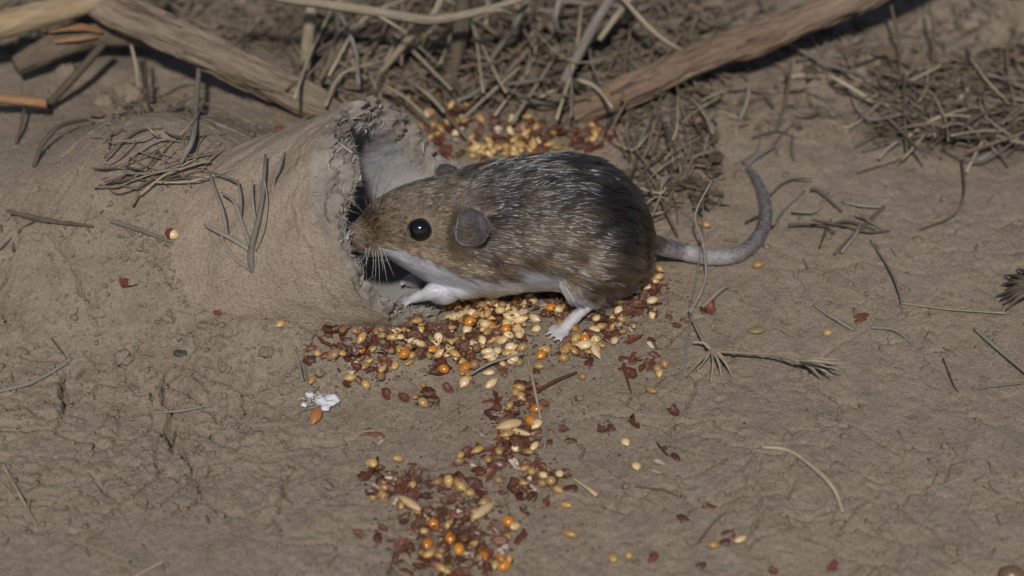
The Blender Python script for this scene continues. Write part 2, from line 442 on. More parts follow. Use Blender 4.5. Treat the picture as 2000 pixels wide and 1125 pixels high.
# ------------------------------------------------------------------ cardboard tube
def build_tube():
    root = link('cardboard_tube', None, None, (T_C[0], T_C[1], 0))
    tag(root, 'dusty thick-walled cardboard tube with a frayed open end, half buried in earth', 'tube')
    O = np.array([T_C[0], T_C[1], 0])
    n, m = 260, 130
    a = np.linspace(0, 2 * np.pi, n, endpoint=False)
    ca, sa = np.cos(a), np.sin(a)
    wob = 1 + 0.035 * np.cos(2 * a + 0.8) + 0.05 * fbm(ca * 1.2 + 5, sa * 1.2, 3, 8)
    rimcut = 0.28 * fbm(ca * 2.2 + 2, sa * 2.2, 4, 18) + 0.22 * (fbm(ca * 7 + 2, sa * 7, 3, 19))
    torn = np.exp(-((a - 2.05) / 0.5) ** 2)                   # the broken upper corner
    rimcut = rimcut + 0.2
    cut_o, cut_i = rimcut - 0.08 + 0.25 * torn, rimcut * 0.6 + 0.26 - 0.95 * torn
    def surf(r0, cut, s):
        A, Sx = np.meshgrid(np.arange(n), s)
        d = cut[A] * np.exp(-Sx / 0.8) + Sx
        rr = r0 * wob[A] + (r0 > 2.9) * (0.02 * fbm(ca[A] * 9 + Sx * 2.2, sa[A] * 9 + Sx * 1.3, 4, 29) + 0.05 * np.clip(fbm(ca[A] * 6 + 3 + Sx * 1.5, sa[A] * 6 - Sx, 4, 31), 0, 1) + 0.02 * (1 - sstep(0, 0.12, np.abs(Sx - 0.9 - 0.35 * np.sin(A / n * 6.28 * 2) - 0.6 * fbm(ca[A] * 3, sa[A] * 3, 3, 44)))))
        rr = rr * (1 + 0.045 * fbm(ca[A] * 3 + Sx * 0.5, sa[A] * 3 + Sx * 0.4, 4, 28))
        return T_C - d[..., None] * T_N + rr[..., None] * (ca[A][..., None] * T_L + sa[A][..., None] * T_U)
    s = np.concatenate([np.linspace(0, 1.2, 50), np.linspace(1.23, T_LEN, m - 50)])
    def grid(Pg):
        q, k = Pg.shape[:2]
        V = Pg.reshape(-1, 3)
        i = np.arange(q - 1)[:, None] * k; j = np.arange(k)[None, :]; jj = (j + 1) % k
        F = np.stack([i + j, i + jj, i + k + jj, i + k + j], -1).reshape(-1, 4)
        return V, F
    outer = surf(T_R, cut_o, s)
    inner = surf(T_R - T_WALL, cut_i, s)
    rad = lambda Pg: (Pg - T_C) + 0
    # the torn edge of the wall: several plies that end at different depths
    plies = 14
    edge = []
    for k in range(plies + 1):
        f = k / plies
        cutk = cut_o * (1 - f) + cut_i * f
        cutk = cutk - 0.16 * math.sin(math.pi * f) + (0.45 * fbm(ca * 9 + k * 1.7, sa * 9 + k * 3.1, 3, 60 + k) + 0.2 * vnoise(a * 14 + k * 9, a * 0 + k, 90 + k)) * math.sin(math.pi * f)
        edge.append(surf(T_R - T_WALL * f, cutk, np.array([0.0]))[0])
    edge = np.array(edge)
    V, F = grid(outer); link('outer_wall', new_mesh('outer_wall', V - O, F, M_DUST), root)
    V, F = grid(inner); link('inner_wall', new_mesh('inner_wall', V - O, F[:, ::-1], M_BORE), root)
    V, F = grid(edge); link('torn_rim', new_mesh('torn_rim', V - O, F[:, ::-1], M_CARD_IN, smooth=False), root)
    # matted fibres and torn flakes on the rim
    parts = []
    for k in range(3200):
        t = rng.random() * 2 * np.pi if rng.random() < 0.35 else rng.normal(2.3, 0.5) if rng.random() < 0.75 else rng.normal(4.6, 0.4)
        j = int(t / (2 * np.pi) * n) % n
        f = rng.random() ** 0.8
        e = edge[min(plies, int(f * (plies + 1)))][j] + T_N * rng.normal(0, 0.02)
        radial = ca[j] * T_L + sa[j] * T_U
        tang = -sa[j] * T_L + ca[j] * T_U
        ln = rng.gamma(2.0, 0.055) + 0.04
        d = unit(T_N * rng.normal(0.05, 0.28) + radial * rng.normal(-0.55, 0.55) + tang * rng.normal(0, 0.7))
        b = unit(rng.normal(size=3))
        r0 = rng.uniform(0.003, 0.008) if rng.random() < 0.93 else rng.uniform(0.02, 0.05)
        parts.append(tube_geo([e - d * 0.04, e + d * ln * 0.5 + b * ln * 0.15, e + d * ln + b * ln * 0.35 - T_N * 0.03], [r0, r0 * 0.9, r0 * 0.3], 5, 4, flat=0.3))
    V, F = merge(parts)
    tag(link('frayed_fibres', new_mesh('frayed_fibres', V - O, F, M_FIBRE), root), kind='stuff')
    return root
build_tube()

# ------------------------------------------------------------------ mouse
def build_mouse():
    # spine: picture column -> (centre row, half thickness in px, depth Y, width factor)
    ring = np.array([
        (677, 461, 8, -1.02, 1.0), (684, 461, 19, -1.0, 1.0), (694, 462, 28, -0.97, 1.0), (707, 461, 36, -0.93, 0.98), (723, 457, 45, -0.88, 0.96),
        (746, 447, 56, -0.80, 0.96), (770, 445, 69, -0.70, 0.97), (800, 446, 84, -0.58, 0.98), (835, 450, 98, -0.44, 1.0),
        (870, 454, 110, -0.30, 1.0), (910, 453, 119, -0.16, 1.0), (960, 446, 123, -0.04, 1.0), (1010, 438, 124, 0.05, 1.02),
        (1060, 434, 125, 0.12, 1.05), (1110, 436, 128, 0.2, 1.08), (1155, 445, 126, 0.26, 1.08), (1195, 458, 114, 0.32, 1.06),
        (1225, 468, 93, 0.36, 1.03), (1246, 474, 66, 0.4, 1.0), (1257, 477, 36, 0.42, 1.0), (1261, 478, 12, 0.43, 1.0)])
    C = np.array([onY(x, y, Y) for x, y, r, Y, k in ring])
    depth = (C - CAM) @ FW
    k = ring[:, 4]
    h = ring[:, 2] * depth / FPX / np.sqrt(0.552 + 0.448 * k * k)
    wd = h * k
    n = 110
    u = np.linspace(0, 1, n) ** 1.0
    Cs = spline(C, n)
    hi = spline(np.stack([h, wd, ring[:, 0]], -1), n)
    T = np.gradient(Cs, axis=0); T[:, 2] *= 0.35
    T /= np.linalg.norm(T, axis=1)[:, None]
    side = np.cross(T, [0, 0, 1.0]); side /= np.linalg.norm(side, axis=1)[:, None]    # +X tail-ward tangent -> side = towards camera (-Y)
    upv = np.cross(side, T)
    seg = 56
    a = np.linspace(0, 2 * np.pi, seg, endpoint=False)
    ce, se = np.cos(a), np.sin(a)
    V = Cs[:, None] + hi[:, 1][:, None, None] * ce[None, :, None] * side[:, None] + hi[:, 0][:, None, None] * se[None, :, None] * upv[:, None]
    V = V.reshape(-1, 3)
    ii = np.arange(n - 1)[:, None] * seg; j = np.arange(seg)[None, :]; jj = (j + 1) % seg
    F = np.stack([ii + j, ii + jj, ii + seg + jj, ii + seg + j], -1).reshape(-1, 4).tolist()
    V = np.vstack([V, Cs[0] , Cs[-1]])
    for q in range(seg):
        F.append([n * seg, (q + 1) % seg, q]); F.append([n * seg + 1, (n - 1) * seg + q, (n - 1) * seg + (q + 1) % seg])
    parts = [(V, F)]
    limbs = []
    def limb(P, R, kind, n=26, seg=14, flat=1.0):
        P = np.array(P, float)
        parts.append(tube_geo(P, R, n, seg, flat=flat))
        c = spline(P, n); r = np.interp(np.linspace(0, 1, n), np.linspace(0, 1, len(R)), R)
        parts.append(ellipsoid(c[0], r[0], r[0], r[0])); parts.append(ellipsoid(c[-1], r[-1], r[-1], r[-1], 12, 8))
        if kind: limbs.append((kind, c, r))
    # haunches, shoulders, cheeks
    for Y, px, py in ((-0.62, 1150, 492), (1.0, 1150, 474)):
        parts.append(ellipsoid(onY(px, py, Y), 1.25, 0.95, 1.25))
    for Y, px, py in ((-0.95, 915, 500), (0.7, 915, 490)):
        parts.append(ellipsoid(onY(px, py, Y), 0.95, 0.6, 0.95))
    for Y, px, py in ((-1.16, 722, 478), (-0.60, 712, 466)):                # whisker pads
        parts.append(ellipsoid(onY(px, py, Y), 0.36, 0.26, 0.29))
    nose_c = onY(682, 460, -1.04)
    parts.append(ellipsoid(nose_c, 0.15, 0.13, 0.12))
    jaw = onY(742, 488, -0.80)
    parts.append(ellipsoid(jaw, 0.42, 0.3, 0.24))
    # near hind leg
    toe = W(1096, 648, 0.12); heel = onY(1172, 580, toe[1] + 0.75)
    knee = onY(1128, 545, -1.35)
    limb([onY(1120, 530, -1.1), onY(1150, 553, -1.15), heel], [0.5, 0.4, 0.15], 'hind')
    fd = unit(toe - heel); fs = unit(np.cross(fd, [0, 0, 1]))
    mid = heel * 0.45 + toe * 0.55 + np.array([0, 0, 0.08])
    limb([heel, mid, toe], [0.15, 0.15, 0.17], 'hindfoot', flat=0.75)
    for q, (sp, ln) in enumerate(((-0.2, 0.32), (-0.1, 0.46), (0.0, 0.5), (0.1, 0.46), (0.2, 0.3))):
        t0 = toe + fs * sp * 0.95 - fd * 0.05
        d = unit(fd * 1.0 + fs * sp * 1.4 - np.array([0, 0, 0.05]))
        d[2] = -0.08
        limb([t0, t0 + d * ln * 0.55 + np.array([0, 0, 0.05]), t0 + d * ln], [0.066, 0.056, 0.04], 'toe', 10, 8)
    # far hind foot, seen behind the rump
    f0 = W(1246, 548, 0.12)
    limb([onY(1200, 500, 1.3), onY(1250, 508, 1.2), f0], [0.5, 0.16, 0.13], 'hind')
    limb([f0, f0 + np.array([-0.7, -0.25, 0.0])], [0.13, 0.12], 'hindfoot', 12)
    # near fore leg reaching over the lower edge of the tube
    sh = onY(905, 540, -1.05); el = onY(872, 566, -1.25); wr = onY(822, 577, -1.45); pw = onY(806, 583, -1.48)
    limb([sh, el, onY(847, 570, -1.38), wr], [0.46, 0.31, 0.21, 0.13], 'fore')
    limb([wr, pw], [0.14, 0.13], 'forefoot', 8)
    for dx, dy, dz, ln in ((-0.75, -0.55, -0.35, 0.24), (-0.9, -0.2, -0.35, 0.34), (-0.95, 0.15, -0.3, 0.36), (-0.85, 0.5, -0.3, 0.32)):
        d = unit([dx, dy, dz])
        b = pw + np.array([-0.03, dy * 0.13, -0.03])
        limb([b, b + d * ln * 0.6 + np.array([0, 0, 0.03]), b + d * ln + np.array([0, 0, -0.06])], [0.06, 0.05, 0.035], 'toe', 10, 8)
    # far fore leg
    sh2 = onY(880, 520, 0.55); w2 = onY(800, 548, 0.3)
    limb([sh2, onY(850, 548, 0.5), w2], [0.5, 0.3, 0.13], 'fore')
    for dy in (-0.4, 0.0, 0.4):
        d = unit([-0.9, dy, -0.3]); limb([w2, w2 + d * 0.3], [0.055, 0.035], 'toe', 8, 8)
    # tail
    tail = [onY(1245, 470, 0.38), onY(1268, 474, 0.42), W(1330, 491, 0.42), W(1392, 502, 0.30), W(1446, 494, 0.24), W(1482, 462, 0.22),
            W(1496, 420, 0.2), W(1490, 380, 0.18), W(1474, 345, 0.14), W(1452, 318, 0.08)]
    limb(tail, [0.34, 0.24, 0.20, 0.19, 0.185, 0.175, 0.16, 0.14, 0.105, 0.05], 'tail', 110, 16)
    V, F = merge(parts)
    me = bpy.data.meshes.new('tmp'); me.from_pydata([tuple(v) for v in V], [], F)
    o = bpy.data.objects.new('tmp', me); col.objects.link(o)
    md = o.modifiers.new('r', 'REMESH'); md.mode = 'VOXEL'; md.voxel_size = 0.04
    ms = o.modifiers.new('s', 'SMOOTH'); ms.factor = 0.5; ms.iterations = 14
    ev = o.evaluated_get(bpy.context.evaluated_depsgraph_get()).to_mesh()
    nv = len(ev.vertices)
    BV = np.empty(nv * 3, np.float32); ev.vertices.foreach_get('co', BV); BV = BV.reshape(-1, 3).astype(float)
    ev.calc_loop_triangles()
    tri = np.empty(len(ev.loop_triangles) * 3, np.int32); ev.loop_triangles.foreach_get('vertices', tri); tri = tri.reshape(-1, 3)
    BF = [tuple(q.vertices) for q in ev.polygons]
    bpy.data.objects.remove(o); bpy.data.meshes.remove(me)

    root_at = np.array([0.4, 0.0, 0.0])
    root = link('mouse', None, None, root_at)
    tag(root, 'brown mouse with white belly, feeding on seed with its snout in the cardboard tube', 'mouse')

    # --- where on the animal is each vertex?
    def where(P):
        """column along the spine, elevation round it (deg), limb code"""
        step = 20000; q = np.zeros(len(P)); e = np.zeros(len(P)); code = np.zeros(len(P), int); dirv = np.zeros((len(P), 3)); frac = np.zeros(len(P)); tz = np.zeros(len(P))
        for s0 in range(0, len(P), step):
            X = P[s0:s0 + step]
            d = np.linalg.norm(X[:, None] - Cs[None], axis=2)
            i = d.argmin(1)
            v = X - Cs[i]
            q[s0:s0 + step] = hi[i, 2]
            e[s0:s0 + step] = np.degrees(np.arctan2((v * upv[i]).sum(1) / hi[i, 0], np.abs((v * side[i]).sum(1)) / hi[i, 1]))
            dirv[s0:s0 + step] = T[i]
            body = np.sqrt(((v * upv[i]).sum(1) / hi[i, 0]) ** 2 + ((v * side[i]).sum(1) / hi[i, 1]) ** 2 + 0)
            endc = (i == 0) | (i == n - 1)
            for kind, c, r in limbs:
                dl = np.linalg.norm(X[:, None] - c[None], axis=2)
                il = dl.argmin(1); near = (dl[np.arange(len(X)), il] < r[il] + 0.09) & ((body > 1.1) | endc)
                cd_ = {'hind': 1, 'hindfoot': 2, 'fore': 1, 'forefoot': 2, 'toe': 3, 'tail': 4}[kind]
                idx = np.where(near)[0] + s0
                code[idx] = cd_
                t = np.gradient(c, axis=0); t /= np.linalg.norm(t, axis=1)[:, None]
                dirv[idx] = t[il[near]]
                frac[idx] = il[near] / len(c); tz[idx] = ((X - c[il])[:, 2] / r[il])[near]
        e = np.where(code == 4, tz * 90, e)
        return q, e, code, dirv, frac
    q, e, code, dirv, frac = where(BV)
    def fur_colour(q, e, code, frac, P, hair=True):
        nz = fbm(P[:, 0] * 1.6 + P[:, 2], P[:, 1] * 1.6 + P[:, 2] * 0.7, 3, 70)
        dark = np.array([0.022, 0.0145, 0.0092]); side_c = np.array([0.112, 0.075, 0.043]); tan = np.array([0.27, 0.18, 0.105]); white = np.array([0.46, 0.465, 0.51])
        face = np.array([0.125, 0.088, 0.052])
        # back darkest behind the ears and over the rump
        k = sstep(0, 52, e + nz * 55) * (0.35 + 0.65 * sstep(850, 960, q))
        k = np.maximum(k, 0.45 * sstep(1185, 1250, q + nz * 50) * sstep(-25, 10, e)) * (1 - 0.3 * sstep(1150, 1240, q))
        c = side_c + (dark - side_c) * k[:, None]
        f = (1 - sstep(790, 900, q)) * (1 - 0.45 * sstep(45, 80, e))
        c = c + (face - c) * f[:, None]
        t = np.exp(-((e - 3) / 7.0) ** 2) * (0.2 + 0.55 * sstep(1180, 1060, q) * sstep(690, 760, q))
        c = c + (tan - c) * np.clip(t, 0, 1)[:, None]
        wb = sstep(-1, -11, e + nz * 20 + 7 * sstep(1000, 1100, q) + 24 * sstep(1100, 1180, q)) * sstep(722, 740, q) * sstep(1250, 1190, q)
        c = c + (white - c) * wb[:, None]
        mz = sstep(728, 690, q)
        c = c + (np.array([0.18, 0.142, 0.118]) - c) * (0.75 * mz)[:, None]
        lw = np.isin(code, (2, 3)) | ((code == 1) & ((frac > 0.8) | (P[:, 0] < 0)))
        c[lw] = np.array([0.38, 0.35, 0.355]) if not hair else white
        tl = code == 4
        up_ = np.clip(frac * 2.2, 0, 1)[:, None]
        tt_ = sstep(-25, 45, e)[:, None]
        top = np.array([0.30, 0.275, 0.275]) * (1 - up_) + np.array([0.22, 0.195, 0.178]) * up_
        bot = np.array([0.46, 0.43, 0.43]) * (1 - up_ * 0.4)
        ringz = (0.86 + 0.14 * np.sin(frac * 420))[:, None]
        c[tl] = ((bot * (1 - tt_) + top * tt_) * ringz)[tl]
        return c
    bc = fur_colour(q, e, code, frac, BV, False)
    skin = NB('mouse_skin')
    at = skin.n('ShaderNodeAttribute', attribute_name='coat')
    n1 = skin.noise(2500, 2, 0.5, skin.obj())
    skin.l(skin.mix(0.5, at.outputs['Color'], skin.ramp(n1, [(0.3, (0.6, 0.6, 0.6)), (0.6, (1, 1, 1))]), 'MULTIPLY'), skin.b.inputs['Base Color'])
    skin.l(skin.bump(n1, 0.0001, 0.5), skin.b.inputs['Normal'])
    skin.set(Roughness=0.6)
    me = new_mesh('body', BV - root_at, np.array(BF) if all(len(f) == 4 for f in BF) else [list(f) for f in BF], skin.m)
    ca = me.attributes.new('coat', 'FLOAT_COLOR', 'POINT')
    ca.data.foreach_set('color', np.hstack([bc, np.ones((nv, 1))]).astype(np.float32).ravel())
    body = link('body', me, root)
    bvh = BVHTree.FromPolygons([tuple(v) for v in BV], BF)
    def hit(px, py):
        r = unit(ray(px, py))
        loc, nor, idx, d = bvh.ray_cast(Vector(CAM), Vector(r))
        return np.array(loc), np.array(nor)

    # --- eyes
    eye_m = NB('eye_black'); eye_m.set(Base_Color=(0.004, 0.003, 0.003, 1), Roughness=0.10); eye_m.b.inputs['Coat Weight'].default_value = 0.6; eye_m.b.inputs['Coat Roughness'].default_value = 0.02
    lid_m = NB('eyelid_skin'); lid_m.set(Base_Color=(0.006, 0.005, 0.005, 1), Roughness=0.95)
    def eye_at(cpos, nrm):
        cpos = cpos - nrm * 0.125
        v, f = ellipsoid((0, 0, 0), 0.285, 0.285, 0.285, 40, 24)
        eo = link('eye', new_mesh('eye', v, f, eye_m.m), root, cpos - root_at)
        x = unit(np.cross(nrm, [0, 0, 1])); y = np.cross(nrm, x)
        t = np.linspace(0, 2 * np.pi, 41)[:-1]
        ringp = [nrm * 0.13 + (x * math.cos(s) * 1.06 + y * math.sin(s) * 0.96) * 0.262 for s in t]
        ringp.append(ringp[0])
        v, f = tube_geo(ringp, [0.026, 0.026], 60, 8)
        link('eyelid', new_mesh('eyelid', v, f, lid_m.m), eo)
        return cpos
    pe, ne = hit(819, 449)
    ne = unit(ne * 0.7 + np.array([-0.15, -0.75, 0.35]))
    eye1 = eye_at(pe, ne)
    hc = Cs[np.abs(hi[:, 2] - 819).argmin()]; sd_ = side[np.abs(hi[:, 2] - 819).argmin()]
    mirror = lambda P: P - 2 * ((P - hc) @ sd_) * sd_
    pe2 = mirror(pe); ne2 = ne - 2 * (ne @ sd_) * sd_
    eye2 = eye_at(pe2 - ne2 * 0.16, ne2)

    # --- ears: cupped shells
    ear_m = NB('ear_skin'); nn = ear_m.noise(700, 4, 0.6, ear_m.obj())
    ear_m.l(ear_m.ramp(nn, [(0.3, (0.04, 0.036, 0.037)), (0.65, (0.085, 0.077, 0.078))]), ear_m.b.inputs['Base Color'])
    ear_m.set(Roughness=0.38); ear_m.b.inputs['Subsurface Weight'].default_value = 0.2; ear_m.b.inputs['Subsurface Scale'].default_value = 0.001
    def ear_at(base, face, upd, scale=1.0):
        face = unit(face); sx = unit(np.cross(upd, face)); uy = np.cross(face, sx)
        nu, nvv = 25, 25
        Vf = []; Vb = []
        nu, nvv = 16, 44
        for i in range(nu):
            r = i / (nu - 1)
            for j in range(nvv):
                t = 2 * math.pi * j / nvv
                c_, s_ = math.cos(t), math.sin(t)
                o_ = 1 + 0.07 * math.cos(2 * t + 0.7) + 0.04 * math.sin(3 * t)
                X = r * 0.46 * o_ * c_ * (1 - 0.25 * max(0, -s_) ** 1.5); Y = 0.5 + 0.5 * o_ * r * s_
                Z = 0.15 * r ** 2.2 - 0.24 * math.exp(-((X - 0.12) ** 2 + (Y - 0.36) ** 2) / 0.045) - 0.09 * r * max(0, s_) ** 2
                Z += 0.05 * r ** 8 + 0.02 * math.sin(6 * X + 4 * Y) * r + 0.03 * r * r * math.sin(3 * t + 1)
                Z += 0.04 * math.exp(-((X * 0.8 + Y - 0.72) / 0.06) ** 2) * (1 - r)
                P = sx * X + uy * Y + face * Z
                th = 0.03 * (1 - 0.5 * r)
                Vf.append(P); Vb.append(P - face * th)
        Vx = np.array(Vf + Vb) * scale
        N = nu * nvv; Fx = []
        for i in range(nu - 1):
            for j in range(nvv):
                k = (j + 1) % nvv
                Fx.append([i * nvv + j, (i + 1) * nvv + j, (i + 1) * nvv + k, i * nvv + k])
                Fx.append([N + i * nvv + j, N + i * nvv + k, N + (i + 1) * nvv + k, N + (i + 1) * nvv + j])
        loop = [(nu - 1) * nvv + j for j in range(nvv)]
        for k0 in range(nvv):
            a_, b_ = loop[k0], loop[(k0 + 1) % nvv]
            Fx.append([a_, N + a_, N + b_, b_])
        link('ear', new_mesh('ear', Vx, Fx, ear_m.m), root, base - root_at)
        rim = np.array([Vx[k0] for k0 in loop]) + base
        mids = np.array([Vx[i * nvv + j] for i in range(4, nu - 1) for j in range(nvv)]) + base
        return rim, mids, sx, uy, face
    ce_, nc_ = hit(924, 447)
    up1 = unit([0.50, -0.05, 0.80])
    f1_ = unit(np.array([-0.42, -0.66, 0.58]) * 0.75 + nc_ * 0.25)
    up1 = unit(up1 - f1_ * (up1 @ f1_))
    b1, n1_ = ce_ + nc_ * 0.25 - up1 * 0.47, nc_
    ear1 = ear_at(b1, f1_, up1, 0.96)
    v, f = ellipsoid(ce_ - RT * 0.30 - up1 * 0.14 + nc_ * 0.10, 0.20, 0.13, 0.24, 18, 12)
    link('ear_lobe', new_mesh('ear_lobe', v - root_at, f, ear_m.m), root)
    up2 = unit([0.12, 0.15, 0.95])
    ear2 = ear_at(onY(884, 319, 0.75) - up2 * 0.92, (-0.45, -0.7, 0.3), up2, 0.88)

    # --- nose pad
    nm = NB('nose_skin'); nm.set(Base_Color=(0.17, 0.125, 0.115, 1), Roughness=0.4)
    v1 = ellipsoid(nose_c + np.array([-0.10, -0.03, -0.01]), 0.075, 0.085, 0.07, 16, 10)
    v2 = ellipsoid(nose_c + np.array([-0.09, 0.06, -0.01]), 0.075, 0.08, 0.07, 16, 10)
    V, F = merge([v1, v2]); link('nose', new_mesh('nose', V - root_at, F, nm.m), root)

    # --- fur
    hm = bpy.data.materials.new('fur_strand'); hm.use_nodes = True
    ht = hm.node_tree; ht.nodes.clear()
    ho = ht.nodes.new('ShaderNodeOutputMaterial'); hb = ht.nodes.new('ShaderNodeBsdfHairPrincipled')
    hb.model = 'CHIANG'; hb.parametrization = 'COLOR'
    ha = ht.nodes.new('ShaderNodeAttribute'); ha.attribute_name = 'fur_colour'
    ht.links.new(ha.outputs['Color'], hb.inputs['Color']); ht.links.new(hb.outputs[0], ho.inputs[0])
    hb.inputs['Roughness'].default_value = 0.24; hb.inputs['Radial Roughness'].default_value = 0.5
    hb.inputs['Random Roughness'].default_value = 0.2; hb.inputs['IOR'].default_value = 1.42

    A, B, Cc = BV[tri[:, 0]], BV[tri[:, 1]], BV[tri[:, 2]]
    nrm = np.cross(B - A, Cc - A); area = np.linalg.norm(nrm, axis=1) / 2; nrm /= (2 * area[:, None] + 1e-12)
    vn = np.zeros_like(BV)
    for kx in range(3): np.add.at(vn, tri[:, kx], nrm * area[:, None])
    vn /= np.linalg.norm(vn, axis=1)[:, None] + 1e-12
    tq, tc = q[tri].mean(1), code[tri].max(1)
    dens = np.where(tc == 0, 1.0, np.where(tc == 4, 2.6, np.where(tc == 3, 0.5, 1.4)))
    dens *= np.where((tc == 0), 1 + 1.6 * sstep(880, 760, tq), 1)
    wgt = area * dens
    NH = 140000
    pick = rng.choice(len(tri), NH, p=wgt / wgt.sum())
    r1, r2 = np.sqrt(rng.random(NH)), rng.random(NH)
    bw = np.stack([1 - r1, r1 * (1 - r2), r1 * r2], -1)
    T3 = tri[pick]
    P = (BV[T3] * bw[..., None]).sum(1); Nn = (vn[T3] * bw[..., None]).sum(1); Nn /= np.linalg.norm(Nn, axis=1)[:, None]
    hq, he, hcode, hd, hf = where(P)
    keep = (np.linalg.norm(P - ce_ - RT * 0.12, axis=1) > 0.28) & (np.linalg.norm(P - eye1, axis=1) > 0.325) & (np.linalg.norm(P - eye2, axis=1) > 0.325) & (np.linalg.norm(P - nose_c - np.array([-0.1, 0, 0]), axis=1) > 0.16)
    P, Nn, hq, he, hcode, hd, hf = [z[keep] for z in (P, Nn, hq, he, hcode, hd, hf)]
    m = len(P)
    L = np.interp(hq, [684, 705, 730, 770, 820, 880, 950, 1100, 1260], [0.05, 0.08, 0.13, 0.20, 0.26, 0.38, 0.52, 0.60, 0.56])
    L = np.where(np.isin(hcode, (1,)), 0.24, L); L = np.where(hcode == 2, 0.10, L); L = np.where(hcode == 3, 0.05, L); L = np.where(hcode == 4, 0.11, L)
    eyed = np.linalg.norm(P - eye1, axis=1); L = L * np.where(eyed < 0.75, np.clip(0.35 + (eyed - 0.3) / 0.45 * 0.65, 0.35, 1), 1)
    L *= rng.uniform(0.7, 1.15, m)
    guard = (rng.random(m) < np.interp(hq, [720, 860, 940], [0.012, 0.045, 0.13])) & (hcode == 0)
    L = np.where(guard, L * 1.25, L)
    flow = hd.copy()
    down = np.array([0, 0, -1.0])
    flow = np.where((hcode == 0)[:, None], flow + down * (0.30 * np.cos(np.radians(np.clip(he, -90, 90))) * sstep(760, 950, hq))[:, None], flow)
    # tufts: the direction wanders from clump to clump
    for ax in range(3):
        flow[:, ax] += 0.55 * fbm(P[:, 0] * 3.2 + ax * 31 + P[:, 2] * 2.1, P[:, 1] * 3.2 + P[:, 2] * 2.4 - ax * 17, 3, 200 + ax) * (hcode == 0)
        flow[:, ax] += rng.normal(0, 0.10, m)
    flow -= (flow * Nn).sum(1)[:, None] * Nn
    flow /= np.linalg.norm(flow, axis=1)[:, None] + 1e-9
    lift = np.where(hcode == 0, 0.36, 0.22) + rng.normal(0, 0.06, m) + 0.16 * fbm(P[:, 0] * 2 + 9, P[:, 2] * 2 + P[:, 1] * 2, 2, 300)
    lift = np.clip(lift, 0.12, 0.6)[:, None]
    K = 6
    tt = np.linspace(0, 1, K)
    pts = np.zeros((m, K, 3))
    for kx, t in enumerate(tt):
        pts[:, kx] = P + L[:, None] * (flow * t + Nn * lift * (t - 0.55 * t * t)) + down * (0.05 * L * t * t)[:, None]
    pts += (rng.normal(0, 0.012, (m, 1, 3)) * (tt ** 2)[None, :, None])
    # clumps: tips gather round a neighbouring leader strand
    from mathutils.kdtree import KDTree
    nl = 9000
    lead = rng.choice(m, nl, replace=False)
    kd = KDTree(nl)
    for kx, ix in enumerate(lead): kd.insert(P[ix], kx)
    kd.balance()
    own = np.array([lead[kd.find(v)[1]] for v in P])
    cw = np.where(hcode == 0, rng.uniform(0.25, 0.75, m), 0.0)
    cw = np.where((hcode[own] == 0) & (np.linalg.norm(P - P[own], axis=1) < 0.22), cw, 0)
    rel = pts[own] - P[own][:, None] + P[own][:, None]
    pts = pts + (rel - pts) * (cw[:, None] * (tt ** 1.6)[None])[..., None]
    rad = np.where(hcode == 0, np.interp(hq, [690, 800, 950], [0.0034, 0.0048, 0.0062]), 0.0036) * np.where(guard, 1.4, 1)
    rads = rad[:, None] * (1 - 0.75 * tt ** 2)[None]
    hc_ = fur_colour(hq, he, hcode, hf, P)
    var = np.exp(rng.normal(0, 0.28, m)) * np.exp(rng.normal(0, 0.38, m))[own]
    brown = hc_.mean(1) < 0.4
    darkh = (rng.random(m) < 0.22) & brown & (hcode == 0)
    tanh = (rng.random(m) < 0.16) & brown & (hcode == 0) & ~darkh
    hc_ = np.where(brown[:, None], hc_ * var[:, None], hc_ * (0.75 + 0.25 * var[:, None]))
    hc_[darkh] *= 0.35
    hc_[tanh] = hc_[tanh] * 0.5 + np.array([0.24, 0.16, 0.09]) * 0.5
    hc_ = np.clip(hc_, 0.004, 0.86)
    gm = hm.copy(); gm.name = 'guard_strand'
    gb = [x for x in gm.node_tree.nodes if x.type == 'BSDF_HAIR_PRINCIPLED'][0]
    gb.inputs['IOR'].default_value = 1.75; gb.inputs['Roughness'].default_value = 0.12; gb.inputs['Radial Roughness'].default_value = 0.35
    def curves(name, pts, rads, colr, mt):
        hcv = bpy.data.hair_curves.new(name)
        hcv.add_curves([pts.shape[1]] * len(pts))
        hcv.attributes['position'].data.foreach_set('vector', ((pts - root_at) * S).astype(np.float32).ravel())
        ra = hcv.attributes.get('radius') or hcv.attributes.new('radius', 'FLOAT', 'POINT')
        ra.data.foreach_set('value', (rads * S).astype(np.float32).ravel())
        fa = hcv.attributes.new('fur_colour', 'FLOAT_COLOR', 'CURVE')
        fa.data.foreach_set('color', np.hstack([colr, np.ones((len(pts), 1))]).astype(np.float32).ravel())
        hcv.materials.append(mt)
        link(name, hcv, root)
    g = guard & brown
    curves('fur', pts[~g], rads[~g], hc_[~g], hm)
    curves('guard_hair', pts[g], rads[g], hc_[g] * 0.15 + np.array([0.012, 0.012, 0.0135]), gm)

    # --- fine hairs on the ears, white tuft in front of the near ear
    hp = []; hcol = []
